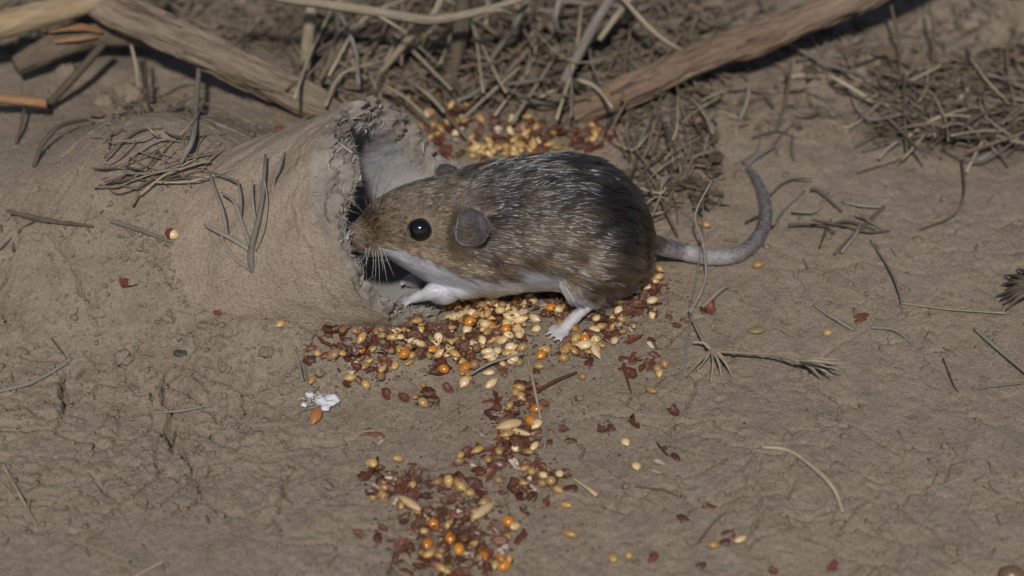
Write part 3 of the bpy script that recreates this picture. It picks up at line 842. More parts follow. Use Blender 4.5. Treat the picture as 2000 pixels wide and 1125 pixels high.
    for (rim, mids, sx, uy, face), cc in ((ear1, 0.0), (ear2, 1.0)):
        for kx in range(140):
            b = mids[rng.integers(len(mids))] + rng.normal(0, 0.015, 3)
            d = unit(uy * 0.8 + sx * rng.normal(0, 0.5) + face * 0.35)
            hp.append([b, b + d * 0.05, b + d * 0.1]); hcol.append(np.array([0.3, 0.28, 0.27]) if not cc else np.array([0.5, 0.47, 0.45]))
        for kx in range(90 if not cc else 420):
            b = rim[rng.integers(len(rim))] + rng.normal(0, 0.01, 3)
            ln = 0.05 if not cc else 0.13
            d = unit(uy * 0.8 + (b - rim.mean(0)) * 0.5 + rng.normal(0, 0.2, 3))
            hp.append([b - d * 0.02, b + d * ln * 0.5, b + d * ln]); hcol.append(np.array([0.1, 0.09, 0.085]) if not cc else np.array([0.5, 0.48, 0.47]))
    rim, mids, sx, uy, face = ear1
    for kx in range(1700):
        b, nb_ = hit(rng.normal(886, 10), rng.normal(456, 22))
        d = unit(RT * 0.8 + nb_ * rng.uniform(0.45, 0.95) + rng.normal(0, 0.16, 3)); ln = rng.uniform(0.2, 0.46)
        hp.append([b - nc_ * 0.08, b + d * ln * 0.5, b + d * ln - nc_ * 0.04]); hcol.append(np.array([0.15, 0.108, 0.066]) * math.exp(rng.normal(0, 0.5)))
    for (x0, x1, y0, y1, cnt, lo, hi_) in ((890, 922, 474, 492, 300, 0.14, 0.28), (872, 925, 385, 412, 110, 0.2, 0.36), (845, 892, 495, 530, 90, 0.15, 0.3)):  # white tuft first; the hairs above the ear are coloured pale as painted glints
        for kx in range(cnt):
            b, nb_ = hit(rng.normal((x0 + x1) / 2, (x1 - x0) / 3), rng.normal((y0 + y1) / 2, (y1 - y0) / 3))
            d = unit(RT * 0.8 + UP * 0.25 + nb_ * rng.uniform(0.3, 0.8) + rng.normal(0, 0.2, 3)); ln = rng.uniform(lo, hi_)
            hp.append([b, b + d * ln * 0.5, b + d * ln - nb_ * 0.04]); hcol.append(np.array([0.5, 0.49, 0.49]) * rng.uniform(0.5, 1.1))
    hp = np.array(hp); hcol = np.array(hcol)
    ec = bpy.data.hair_curves.new('ear_hair'); ec.add_curves([3] * len(hp))
    ec.attributes['position'].data.foreach_set('vector', ((hp - root_at) * S).astype(np.float32).ravel())
    ra = ec.attributes.get('radius') or ec.attributes.new('radius', 'FLOAT', 'POINT')
    ra.data.foreach_set('value', np.tile(np.array([0.0055, 0.0045, 0.0015]) * S, len(hp)).astype(np.float32))
    fa = ec.attributes.new('fur_colour', 'FLOAT_COLOR', 'CURVE')
    fa.data.foreach_set('color', np.hstack([hcol, np.ones((len(hp), 1))]).astype(np.float32).ravel())
    ec.materials.append(hm)
    link('ear_hair', ec, root)

    # --- whiskers
    wm = NB('whisker_pale'); wm.set(Base_Color=(0.5, 0.49, 0.48, 1), Roughness=0.35)
    wd_ = NB('whisker_dark'); wd_.set(Base_Color=(0.05, 0.045, 0.04, 1), Roughness=0.35)
    spec = [((728, 487), (726, 545)), ((733, 488), (731, 556)), ((737, 487), (741, 562)), ((742, 486), (757, 556)), ((722, 486), (706, 528)),
            ((716, 484), (700, 516)), ((745, 483), (770, 540)), ((712, 482), (716, 522)), ((739, 480), (748, 530))]
    for (a0, b0) in spec:
        p0, n0 = hit(*a0)
        p2 = onY(b0[0], b0[1], p0[1] - 0.55); p1 = (p0 + p2) / 2 + np.array([0.03, -0.12, 0.05])
        v, f = tube_geo([p0 - n0 * 0.05, p1, p2], [0.0052, 0.004, 0.0015], 10, 5)
        link('whisker', new_mesh('whisker', v - root_at, f, wm.m), root)
    for (a0, b0) in [((722, 425), (736, 330)), ((728, 424), (752, 318)), ((735, 420), (770, 345)), ((718, 430), (722, 352)), ((730, 428), (708, 372)), ((722, 432), (700, 398))]:
        p0, n0 = hit(*a0)
        p2 = onY(b0[0], b0[1], p0[1] + 0.5); p1 = (p0 + p2) / 2 + np.array([-0.05, 0, 0.05])
        v, f = tube_geo([p0 - n0 * 0.05, p1, p2], [0.008, 0.006, 0.002], 10, 5)
        link('whisker', new_mesh('whisker', v - root_at, f, wd_.m), root)
build_mouse()

# ------------------------------------------------------------------ branches, stems and twigs
def stick(name, pix, R, mat, label, cat, group=None, n=24, seg=8, bump=0.05, ridge=0.0, flat=1.0, seed=None, parent=None, origin=None):
    """pix: (px, py, height above the earth) control points; R radii in cm"""
    P = np.array([W(x, y, h) for x, y, h in pix])
    sdd = seed if seed is not None else rnd.randrange(999)
    V, F = tube_geo(P, R, n, seg, bump, sdd, flat, ridge)
    Cc = spline(P, n); ln = np.concatenate([[0], np.cumsum(np.linalg.norm(np.diff(Cc, axis=0), axis=1))])
    aa = np.linspace(0, 2 * np.pi, seg, endpoint=False); rm = max(R)
    G = np.stack([np.repeat(ln[:, None] * 0.16, seg, 1) + sdd, np.tile(np.cos(aa) * rm, (n, 1)), np.tile(np.sin(aa) * rm, (n, 1))], -1).reshape(-1, 3)
    G = np.vstack([G, G[0], G[-1]])
    o0 = P[0] if origin is None else origin
    me = new_mesh(name, V - o0, F, mat)
    me.attributes.new('grain', 'FLOAT_VECTOR', 'POINT').data.foreach_set('vector', G.astype(np.float32).ravel())
    o = link(name, me, parent, P[0] if parent is None else None)
    if parent is None: tag(o, label, cat, group)
    return o
def forked(name, limbs_, mat, label, cat, group=None, first='stem', other='side_shoot', n=22, seg=7):
    P0 = W(*limbs_[0][0][0])
    root = link(name, None, None, P0)
    tag(root, label, cat, group)
    for k, (pix, R) in enumerate(limbs_):
        stick(first if k == 0 else other, pix, R, mat, None, None, n=n, seg=seg, parent=root, origin=P0)
    return root

# the two big branches
def bark_flakes(o, pix, R, mat, count, seed):
    r_ = np.random.default_rng(seed)
    P = np.array([W(x, y, h) for x, y, h in pix]); C = spline(P, 200)
    T, N, B = frames(C); rr = np.interp(np.linspace(0, 1, 200), np.linspace(0, 1, len(R)), R)
    ln = np.linalg.norm(np.diff(C, axis=0), axis=1).mean()
    for k in range(count):
        i0 = int(r_.integers(8, 150)); span = int(r_.uniform(0.5, 2.4) / ln); a0 = r_.uniform(0, 6.28); tw = r_.normal(0, 0.25)
        pts = []
        for f in np.linspace(0, 1, 6):
            i = min(199, i0 + int(span * f)); a = a0 + tw * f
            lift = 0.98 + 0.22 * abs(f - 0.45) ** 2 * 4 * r_.uniform(0.4, 1)
            pts.append(C[i] + rr[i] * lift * (math.cos(a) * N[i] + math.sin(a) * B[i]))
        w_ = r_.uniform(0.03, 0.09)
        V, F = tube_geo(pts, [w_ * 0.3, w_, w_ * 0.8, w_ * 0.25], 14, 6, 0.3, int(r_.integers(900)), 0.45)
        me = new_mesh('bark_flake', V - P[0], F, mat)
        me.attributes.new('grain', 'FLOAT_VECTOR', 'POINT').data.foreach_set('vector', (V * np.array([0.3, 1, 1])).astype(np.float32).ravel())
        link('bark_flake', me, o)
BR1 = ([(60, -75, 2.6), (210, 10, 2.2), (380, 90, 1.7), (500, 150, 1.1), (600, 198, 0.55), (672, 232, 0.1)], [0.52, 0.50, 0.46, 0.43, 0.40, 0.26])
BR2 = ([(1860, -95, 2.6), (1700, -18, 2.3), (1520, 62, 1.7), (1380, 112, 1.2), (1240, 172, 0.7), (1120, 222, 0.15)], [0.42, 0.42, 0.41, 0.42, 0.42, 0.36])
o = stick('fallen_branch', *BR1, M_BARK, 'thick grey-brown branch slanting down to the top of the cardboard tube', 'branch', None, 260, 80, 0.15, 0.32, seed=3)
bark_flakes(o, *BR1, M_BARK, 26, 1); bark_flakes(o, *BR1, M_DARK, 10, 2)
o = stick('fallen_branch', *BR2, M_BARKR, 'thick reddish branch with flaking bark propped over the ground behind the mouse', 'branch', None, 260, 80, 0.12, 0.32, seed=9)
bark_flakes(o, *BR2, M_BARKR, 26, 3); bark_flakes(o, *BR2, M_DARK, 10, 4)
stick('broken_limb', [(-80, 70, 1.8), (40, 38, 2.0), (160, 6, 2.4), (300, -50, 2.8)], [0.36, 0.36, 0.34, 0.3], M_BARE,
      'pale barkless limb crossing under the thick grey-brown branch', 'branch', None, 90, 32, 0.08, 0.08)
stick('broken_limb', [(30, 128, 0.7), (120, 88, 0.9), (210, 66, 1.1), (330, 78, 1.2)], [0.26, 0.36, 0.38, 0.3], M_BARK,
      'splintered dark stub below the thick grey-brown branch', 'branch', None, 80, 28, 0.16, 0.2)
stick('wood_splinter', [(96, 62, 1.5), (150, 52, 1.6), (200, 62, 1.5)], [0.05, 0.17, 0.05], M_ORANGE, 'torn orange splinter on the splintered dark stub', 'wood splinter', flat=0.5)
stick('wood_splinter', [(105, 82, 1.3), (150, 76, 1.35), (190, 72, 1.4)], [0.04, 0.09, 0.03], M_ORANGE, 'small frayed splinter low on the splintered dark stub', 'wood splinter', flat=0.5)
stick('cut_stick', [(-30, 190, 0.9), (40, 196, 0.75), (92, 202, 0.6)], [0.14, 0.14, 0.13], M_ORANGE, 'short bright orange peeled stick end', 'stick')
stick('leaning_stick', [(92, 208, 0.25), (150, 145, 0.9), (204, 84, 1.5)], [0.11, 0.12, 0.12], M_DARK, 'straight dark brown stick leaning from the orange stick end up to the branch', 'stick')
stick('dry_straw', [(256, 88, 1.3), (266, 130, 1.0), (270, 170, 0.6)], [0.045, 0.05, 0.04], M_STRAW, 'thin straw hanging below the thick grey-brown branch', 'stem')
stick('dry_straw', [(182, 232, 0.25), (120, 245, 0.5), (84, 280, 0.4), (66, 326, 0.05)], [0.04, 0.06, 0.07, 0.06], M_DARK, 'brown stem bent into an arch over the bare soil', 'stem')
stick('dry_straw', [(50, 205, 0.4), (42, 240, 0.35), (32, 280, 0.1)], [0.045, 0.05, 0.04], M_DARK, 'short dark stem hanging from the orange stick end', 'stem')
stick('dry_straw', [(392, 88, 1.2), (385, 180, 0.8), (378, 265, 0.45), (352, 320, 0.1)], [0.06, 0.07, 0.07, 0.06], M_GREY, 'long grey stem hanging from the branch into the heap of needles', 'stem')
stick('dry_straw', [(312, 305, 0.2), (290, 200, 0.5), (282, 110, 1.0)], [0.05, 0.05, 0.04], M_DARK, 'dark stem rising from the heap of needles to the branch', 'stem')

# pale stems arched across the top
forked('arched_straw', [([(430, -25, 3.6), (560, -2, 3.4), (690, 16, 3.2), (800, 34, 3.0), (850, 38, 2.9), (930, 24, 3.0), (1030, -6, 3.2)], [0.13, 0.13, 0.14, 0.15, 0.15, 0.12, 0.08]),
                       ([(740, 30, 3.1), (768, 48, 2.9), (795, 64, 2.6)], [0.05, 0.045, 0.03]),
                       ([(930, 26, 3.0), (975, 20, 3.1), (1000, 26, 2.9)], [0.06, 0.05, 0.03]),
                       ([(640, 8, 3.3), (700, -10, 3.5), (760, -30, 3.7)], [0.05, 0.05, 0.03])],
       M_STRAW, 'long pale straw-coloured stem arching over the litter between the two branches', 'stem')
stick('dry_stalk', [(612, -20, 2.6), (604, 50, 1.7), (597, 135, 0.4)], [0.17, 0.18, 0.16], M_STRAW, 'stout pale split stalk standing beside the grey-brown branch', 'stalk', bump=0.12)
stick('dry_stalk', [(870, -25, 3.4), (845, 30, 2.6), (800, 75, 1.7), (735, 150, 0.3)], [0.09, 0.11, 0.11, 0.10], M_STRAW, 'pale stalk slanting from the arched stem down towards the tube', 'stalk')
stick('dry_stalk', [(1042, -25, 3.0), (1008, 45, 1.9), (985, 80, 1.2), (955, 122, 0.4)], [0.09, 0.09, 0.085, 0.07], M_GREY, 'grey stalk slanting down into the litter behind the mouse', 'stalk')
stick('dry_stalk', [(1205, -25, 3.2), (1160, 50, 2.1), (1130, 105, 1.2), (1100, 160, 0.3)], [0.13, 0.15, 0.15, 0.13], M_GREY, 'stout grey stalk leaning beside the reddish branch', 'stalk', bump=0.1)
stick('dry_stalk', [(1238, -10, 2.4), (1205, 30, 1.9), (1170, 78, 1.3)], [0.08, 0.09, 0.07], M_STRAW, 'short pale stalk lying against the stout grey stalk', 'stalk')
stick('dry_stalk', [(1210, -10, 2.8), (1260, 45, 2.2), (1300, 80, 1.7), (1345, 104, 1.3)], [0.06, 0.07, 0.06, 0.04], M_STRAW, 'thin pale stalk running up against the reddish branch', 'stalk')
stick('dry_stalk', [(1016, 130, 0.7), (960, 180, 0.55), (898, 236, 0.3)], [0.035, 0.04, 0.03], M_STRAW, 'thin straight straw slanting over the seed behind the mouse', 'stalk')
stick('dry_stalk', [(1098, -15, 2.4), (1085, 30, 1.8), (1090, 60, 1.2)], [0.07, 0.08, 0.06], M_GREY, 'grey stub beside the stout grey stalk', 'stalk')
stick('brown_stalk', [(905, -20, 2.0), (900, 60, 1.2), (885, 130, 0.5), (870, 190, 0.15)], [0.2, 0.22, 0.2, 0.14], M_DARK, 'dark rotten stalk under the arched stem', 'stalk', bump=0.14, n=50, seg=14)

# single stems on the open soil
one = lambda nm, pix, R, mat, lab, cat='stem', **kw: stick(nm, pix, R, mat, lab, cat, **kw)
one('curved_straw', [(1488, 873, 0.05), (1540, 880, 0.10), (1590, 914, 0.12), (1628, 955, 0.10), (1646, 1000, 0.05)], [0.035, 0.055, 0.06, 0.055, 0.04], M_STRAW, 'pale curved stem lying like a bow on bare soil')
one('dry_straw', [(1630, 496, 0.06), (1680, 448, 0.1), (1726, 404, 0.1)], [0.05, 0.06, 0.05], M_DARK, 'straight brown stick lying on the soil beyond the tail', 'stick')
one('dry_straw', [(1904, 642, 0.1), (1950, 682, 0.15), (2030, 748, 0.2)], [0.05, 0.055, 0.06], M_GREY, 'straight grey stem beside the dark dry tuft', 'stem')
one('dry_straw', [(1590, 596, 0.05), (1630, 622, 0.1), (1668, 645, 0.06)], [0.04, 0.05, 0.035], M_GREY, 'short grey stem next to a red flake on the soil')
one('dry_straw', [(1700, 640, 0.05), (1745, 644, 0.12), (1780, 668, 0.05)], [0.03, 0.04, 0.03], M_GREY, 'short bent grey stem on the soil past the red flake')
one('dry_straw', [(1880, 312, 0.3), (1884, 375, 0.25), (1862, 420, 0.2), (1796, 448, 0.08)], [0.03, 0.03, 0.03, 0.022], M_DARK, 'thin dark rootlet curving over the soil below the heap of twigs')
one('dry_straw', [(1700, 470, 0.05), (1735, 520, 0.25), (1755, 565, 0.25), (1765, 615, 0.05)], [0.022, 0.03, 0.03, 0.02], M_GREY, 'fine wiry stem standing crooked on the open soil')
one('dry_straw', [(1760, 592, 0.05), (1850, 604, 0.1), (1965, 612, 0.12)], [0.016, 0.018, 0.02], M_STRAW, 'hair-thin straw pointing at the dark dry tuft')
one('dry_straw', [(1842, 700, 0.04), (1862, 750, 0.06), (1872, 766, 0.03)], [0.025, 0.025, 0.02], M_DARK, 'tiny dark stem lying crooked on bare soil')
one('dry_straw', [(1900, 760, 0.05), (1960, 752, 0.08), (2040, 742, 0.1)], [0.025, 0.03, 0.035], M_GREY, 'thin stem lying level on the soil under the straight grey stem')
one('dry_straw', [(-20, 768, 0.06), (60, 748, 0.1), (132, 708, 0.06)], [0.045, 0.05, 0.035], M_GREY, 'pale grey stem lying on the cracked soil')
forked('dry_straw', [([(5, 905, 0.05), (35, 960, 0.12), (72, 1026, 0.05)], [0.035, 0.04, 0.03]), ([(58, 975, 0.1), (54, 1002, 0.08)], [0.03, 0.02]), ([(0, 940, 0.05), (30, 975, 0.1)], [0.02, 0.025])],
       M_STRAW, 'pale stem with a short side shoot on the cracked soil', 'stem')
one('dry_straw', [(140, 1056, 0.06), (200, 1076, 0.16), (252, 1096, 0.2)], [0.025, 0.035, 0.03], M_STRAW, 'thin straw with its end lifted off the smooth soil')
one('dry_straw', [(255, 1130, 0.05), (318, 1098, 0.1)], [0.03, 0.025], M_STRAW, 'short pale straw at the foot of the smooth soil')
one('dry_straw', [(15, 413, 0.12), (90, 430, 0.15), (182, 442, 0.1)], [0.06, 0.07, 0.035], M_DARK, 'knotted dark twig lying on the bank of earth', 'twig', bump=0.25)
one('dry_straw', [(0, 488, 0.05), (40, 450, 0.1), (70, 430, 0.1)], [0.03, 0.035, 0.03], M_DARK, 'thin dark twig crossing under the knotted dark twig', 'twig')
one('dry_straw', [(218, 432, 0.06), (280, 452, 0.1), (345, 476, 0.05)], [0.055, 0.05, 0.03], M_GREY, 'straight olive stem pointing at a two-toned seed')
one('dry_straw', [(392, 334, 0.05), (425, 300, 0.12), (500, 262, 0.15)], [0.03, 0.03, 0.02], M_STRAW, 'thin straw leaning up the bank towards the tube')
one('curled_strand', [(640, 212, 0.12), (606, 222, 0.2), (583, 246, 0.2), (553, 305, 0.18), (533, 365, 0.12), (538, 412, 0.1), (550, 450, 0.05)], [0.022, 0.03, 0.04, 0.04, 0.035, 0.035, 0.03], M_GREY, 'long strand of grass trailing over the back of the cardboard tube', 'grass strand')
one('curled_strand', [(652, 222, 0.1), (625, 216, 0.32), (590, 238, 0.25), (580, 262, 0.1)], [0.02, 0.025, 0.025, 0.02], M_GREY, 'short looped strand on top of the cardboard tube', 'grass strand')
one('curled_strand', [(540, 350, 0.1), (530, 385, 0.12), (536, 420, 0.1), (551, 453, 0.05)], [0.02, 0.03, 0.032, 0.025], M_DARK, 'brown bristle stuck to the side of the cardboard tube', 'grass strand')
one('dry_straw', [(1030, 695, 0.1), (1042, 750, 0.3), (1056, 818, 0.35)], [0.03, 0.04, 0.03], M_STRAW, 'pale straw standing out of the seed below the mouse')
one('dry_straw', [(918, 732, 0.25), (960, 708, 0.3), (1024, 690, 0.25)], [0.03, 0.05, 0.03], M_GREY, 'grey sliver of stem lying across the seed heap', flat=0.5)
one('red_stalk', [(1046, 766, 0.1), (1085, 744, 0.14), (1126, 727, 0.12)], [0.04, 0.045, 0.03], M_HULL, 'thin straight red stalk lying below the seed heap', 'stalk')
one('red_stalk', [(1218, 712, 0.1), (1225, 740, 0.1), (1233, 768, 0.05)], [0.05, 0.035, 0.02], M_HULL, 'short tapering red stalk right of the seed heap'.replace('right of', 'at the end of'), 'stalk')
one('dry_straw', [(566, 672, 0.06), (580, 700, 0.1), (592, 745, 0.06)], [0.035, 0.04, 0.03], M_GREY, 'grey stem standing by the torn white fluff')
one('dry_straw', [(1362, 1062, 0.05), (1390, 1025, 0.12), (1418, 1000, 0.1)], [0.025, 0.035, 0.02], M_DARK, 'dark sliver beside the pale round seed and red flakes', 'stem')
one('dry_straw', [(1060, 790, 0.05), (1066, 850, 0.1), (1058, 905, 0.05)], [0.02, 0.025, 0.02], M_GREY, 'thin grey stem between two pale seeds')
one('dry_straw', [(1120, 935, 0.1), (1145, 952, 0.15), (1166, 968, 0.1)], [0.025, 0.03, 0.06], M_OAT, 'small tan stalk with a knobbed end in the trail of seed', 'stem')
for k, (x0, y0, x1, y1) in enumerate([(300, 805, 420, 790), (1540, 990, 1610, 985), (100, 660, 130, 700), (590, 1010, 606, 1028), (640, 930, 670, 965), (1240, 950, 1330, 972), (1760, 1060, 1830, 990), (700, 850, 745, 842)]):
    one('rootlet', [(x0, y0, 0.03), ((x0 + x1) / 2 + rnd.uniform(-12, 12), (y0 + y1) / 2 + rnd.uniform(-10, 10), 0.07), (x1, y1, 0.03)], [0.018, 0.025, 0.015], [M_GREY, M_STRAW, M_DARK][k % 3],
        'short rootlet half sunk in the bare soil', 'rootlet', group='rootlets on the bare soil')

# grey forked twig pressed against the bank
forked('forked_twig', [([(518, 596, 0.11), (503, 555, 0.36), (492, 520, 0.38), (491, 486, 0.40), (505, 430, 0.42), (514, 370, 0.42), (519, 302, 0.37)], [0.065, 0.085, 0.09, 0.085, 0.07, 0.055, 0.035]),
                       ([(491, 486, 0.40), (474, 440, 0.42), (458, 395, 0.44), (432, 376, 0.42)], [0.055, 0.05, 0.045, 0.03]),
                       ([(488, 488, 0.40), (452, 466, 0.42), (424, 452, 0.37), (400, 440, 0.30)], [0.055, 0.055, 0.05, 0.035]),
                       ([(490, 526, 0.37), (462, 508, 0.42), (440, 480, 0.42), (430, 452, 0.37)], [0.05, 0.045, 0.04, 0.03]),
                       ([(444, 462, 0.42), (436, 415, 0.47), (420, 372, 0.44), (408, 335, 0.37)], [0.045, 0.05, 0.045, 0.03]),
                       ([(470, 430, 0.42), (470, 385, 0.47), (464, 352, 0.42)], [0.035, 0.04, 0.03]),
                       ([(500, 440, 0.42), (494, 395, 0.47), (492, 352, 0.42)], [0.04, 0.035, 0.025]),
                       ([(462, 355, 0.42), (440, 344, 0.47), (418, 338, 0.37)], [0.03, 0.03, 0.02]),
                       ([(516, 350, 0.42), (522, 395, 0.44), (515, 450, 0.42), (500, 490, 0.37)], [0.02, 0.025, 0.025, 0.02])],
       M_GREY, 'grey forked twig lying on the bank of earth before the tube', 'twig')
# dry plant with a seed head
HEAD = [([(1345, 610, 0.15), (1368, 655, 0.3), (1390, 683, 0.3), (1450, 689, 0.42), (1510, 693, 0.55), (1562, 706, 0.7)], [0.03, 0.04, 0.045, 0.035, 0.032, 0.04])]
for dx, dy, h in ((85, -2, 0.75), (100, 10, 0.7), (92, 22, 0.6), (70, 30, 0.5), (58, 24, 0.45), (48, 34, 0.4), (75, 8, 0.9), (64, 14, 0.8), (40, 16, 0.55)):
    HEAD.append(([(1556, 704, 0.7), (1556 + dx * 0.5, 704 + dy * 0.35 - 2, h + 0.08), (1556 + dx, 704 + dy, h)], [0.03, 0.055, 0.012]))
for x, y, h in ((1432, 738, 0.05), (1388, 748, 0.05), (1366, 720, 0.1), (1338, 736, 0.05), (1410, 742, 0.05), (1420, 716, 0.2), (1352, 668, 0.3)):
    HEAD.append(([(1389, 683, 0.3), ((1389 + x) / 2 + 4, (683 + y) / 2 - 5, 0.35), (x, y, h)], [0.035, 0.035, 0.02]))
forked('dry_grass_plant', HEAD, M_STRAW, 'dry grass stem bending over to a drooping seed head beside the seed heap', 'grass', other='spikelet')
forked('dry_grass_plant', [([(1348, 612, 0.1), (1378, 545, 0.35), (1372, 470, 0.9), (1358, 420, 1.3), (1390, 352, 1.9)], [0.035, 0.035, 0.035, 0.03, 0.02]),
                           ([(1346, 600, 0.1), (1364, 520, 0.6), (1374, 440, 1.0), (1372, 395, 1.3)], [0.02, 0.022, 0.02, 0.015]),
                           ([(1338, 735, 0.05), (1340, 680, 0.2), (1350, 615, 0.2)], [0.03, 0.03, 0.025]),
                           ([(1372, 600, 0.1), (1408, 566, 0.2), (1424, 560, 0.1)], [0.05, 0.06, 0.02])],
       M_GREY, 'thin dry stem standing up in front of the mouse tail', 'grass', other='side_shoot')
TUFT = []
for k in range(13):
    a = math.radians(150 + k * 7.5)
    x1, y1 = 2022 + math.cos(a) * rnd.uniform(50, 80), 575 - math.sin(a) * -rnd.uniform(40, 85) * (1 if k % 5 else -0.3)
    TUFT.append(([(2030, 572, 0.2), ((2030 + x1) / 2, (572 + y1) / 2 - 12, 0.6), (x1, y1, 0.2)], [0.05, 0.07, 0.02]))
forked('dry_tuft', TUFT, M_DARK, 'dark dry tuft of blunt leaves at the edge of bare soil', 'grass tuft', first='leaf', other='leaf')

# heaps of dry needles and small twigs: single stems one can pick apart
def litter_stems(boxes, label, group, mats, lens, rr, hmax, name='litter_twig'):
    for (x0, y0, x1, y1, cnt, ang, spread) in boxes:
        for k in range(cnt):
            x, y = rnd.uniform(x0, x1), rnd.uniform(y0, y1)
            a = math.radians(ang + rnd.gauss(0, spread)); ln = rnd.uniform(*lens)
            dx, dy = math.cos(a) * ln / 2, -math.sin(a) * ln / 2
            bx, by = rnd.gauss(0, ln * 0.13), rnd.gauss(0, ln * 0.13)
            h = rnd.uniform(0.05, hmax)
            r = rnd.uniform(*rr)
            stick(name, [(x - dx, y - dy, max(0.03, h + rnd.gauss(0, 0.2))), (x + bx, y + by, h + 0.06), (x + dx, y + dy, max(0.03, h + rnd.gauss(0, 0.25)))],
                  [r, r * 1.1, r * 0.6], rnd.choice(mats), label, 'twig', group, n=9, seg=6, bump=0.04, flat=rnd.choice((1.0, 1.0, 0.35)))
litter_stems([(225, 290, 380, 365, 24, 20, 14), (250, 180, 400, 290, 12, 50, 35)], 'dry needle in the matted heap below the thick grey-brown branch', 'needles below the grey-brown branch', [M_GREY, M_BARK, M_STRAW, M_DARK], (60, 160), (0.012, 0.034), 0.35)
litter_stems([(640, 40, 1330, 200, 70, 60, 50), (600, 60, 760, 170, 18, 50, 35), (640, 5, 1200, 60, 22, 70, 60)], 'dry twig in the tangle of litter between the two branches', 'twigs between the two branches', [M_GREY, M_BARK, M_STRAW, M_STRAW, M_DARK, M_BARKR], (60, 240), (0.016, 0.06), 1.1)
litter_stems([(1220, 230, 1330, 420, 42, 55, 45), (1290, 180, 1400, 330, 24, 70, 40)], 'dry grass blade in the matted patch behind the mouse rump', 'grass blades behind the mouse', [M_GREY, M_STRAW, M_BARK, M_DARK], (50, 130), (0.016, 0.04), 0.5)
litter_stems([(1740, 140, 2010, 290, 70, 12, 40), (1560, 110, 1800, 220, 16, -25, 25)], 'dry twig in the heap under the far end of the reddish branch', 'twigs under the reddish branch', [M_GREY, M_BARK, M_DARK, M_STRAW, M_DARK], (60, 170), (0.018, 0.055), 0.6)
litter_stems([(1560, 390, 1720, 460, 10, 15, 35), (1460, 250, 1560, 420, 8, 60, 40)], 'small dark twig on the open soil beyond the tail', 'small twigs beyond the tail', [M_GREY, M_DARK], (50, 110), (0.025, 0.045), 0.12)
for k, (px, py, qx, qy, h) in enumerate([(1545, 120, 1515, 258, 1.2), (1738, 0, 1758, 150, 1.5), (1815, 10, 1822, 130, 1.3), (1625, 150, 1720, 212, 0.9), (1462, 160, 1445, 235, 0.7), (1838, 128, 1700, 190, 0.5)]):
    one('hanging_straw', [(px, py, h), ((px + qx) / 2 + 6, (py + qy) / 2, h * 0.6), (qx, qy, 0.08)], [0.04, 0.05, 0.04], [M_DARK, M_DARK, M_DARK, M_STRAW, M_GREY, M_STRAW][k],
        ['dark stem slanting to the ground below the reddish branch', 'dark stem hanging where the reddish branch leaves the heap', 'thin dark stem standing behind the heap of twigs', 'pale straw slanting under the reddish branch',
         'short grey stem under the reddish branch', 'light straw lying across the heap of twigs'][k], 'stem')

# fine litter nobody could count
def litter_mass():
    parts = []
    for (x0, y0, x1, y1, cnt, hm, lens) in [(560, -40, 1420, 210, 900, 0.6, (0.3, 1.5)), (1220, 190, 1400, 430, 110, 0.2, (0.3, 1.1)), (1700, 120, 2060, 290, 330, 0.35, (0.3, 1.4)),
                                            (200, 240, 400, 380, 24, 0.2, (0.3, 1.0)), (-40, -60, 560, 120, 320, 0.3, (0.3, 1.2)), (1420, -60, 2060, 110, 260, 0.25, (0.3, 1.2)), (0, 0, 2000, 1125, 420, 0.03, (0.1, 0.45))]:
        for k in range(cnt):
            p = W(rnd.uniform(x0, x1), rnd.uniform(y0, y1), 0) if cnt < 300 else onZ(rnd.uniform(x0, x1), rnd.uniform(y0, y1), 0)
            p = p.copy(); p[2] = float(hs(p[0], p[1])) + rnd.random() ** 1.6 * hm + 0.02
            s_, l_, u_ = tube_coords(p)
            if s_ > -0.4 and s_ < T_LEN and math.hypot(l_, u_) < T_R + 0.1: continue
            a = rnd.uniform(0, 6.28); ln = rnd.uniform(*lens) / 2; t = rnd.gauss(0, 0.25) * (hm > 0.1)
            d = np.array([math.cos(a), math.sin(a), t]) * ln
            r = rnd.uniform(0.012, 0.04)
            parts.append(tube_geo([p - d, p + np.array([rnd.gauss(0, .1), rnd.gauss(0, .1), rnd.gauss(0, .05)]) * ln, p + d], [r, r, r * 0.5], 5, 4))
    V, F = merge(parts)
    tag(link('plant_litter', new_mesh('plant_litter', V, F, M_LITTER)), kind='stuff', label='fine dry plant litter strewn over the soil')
litter_mass()
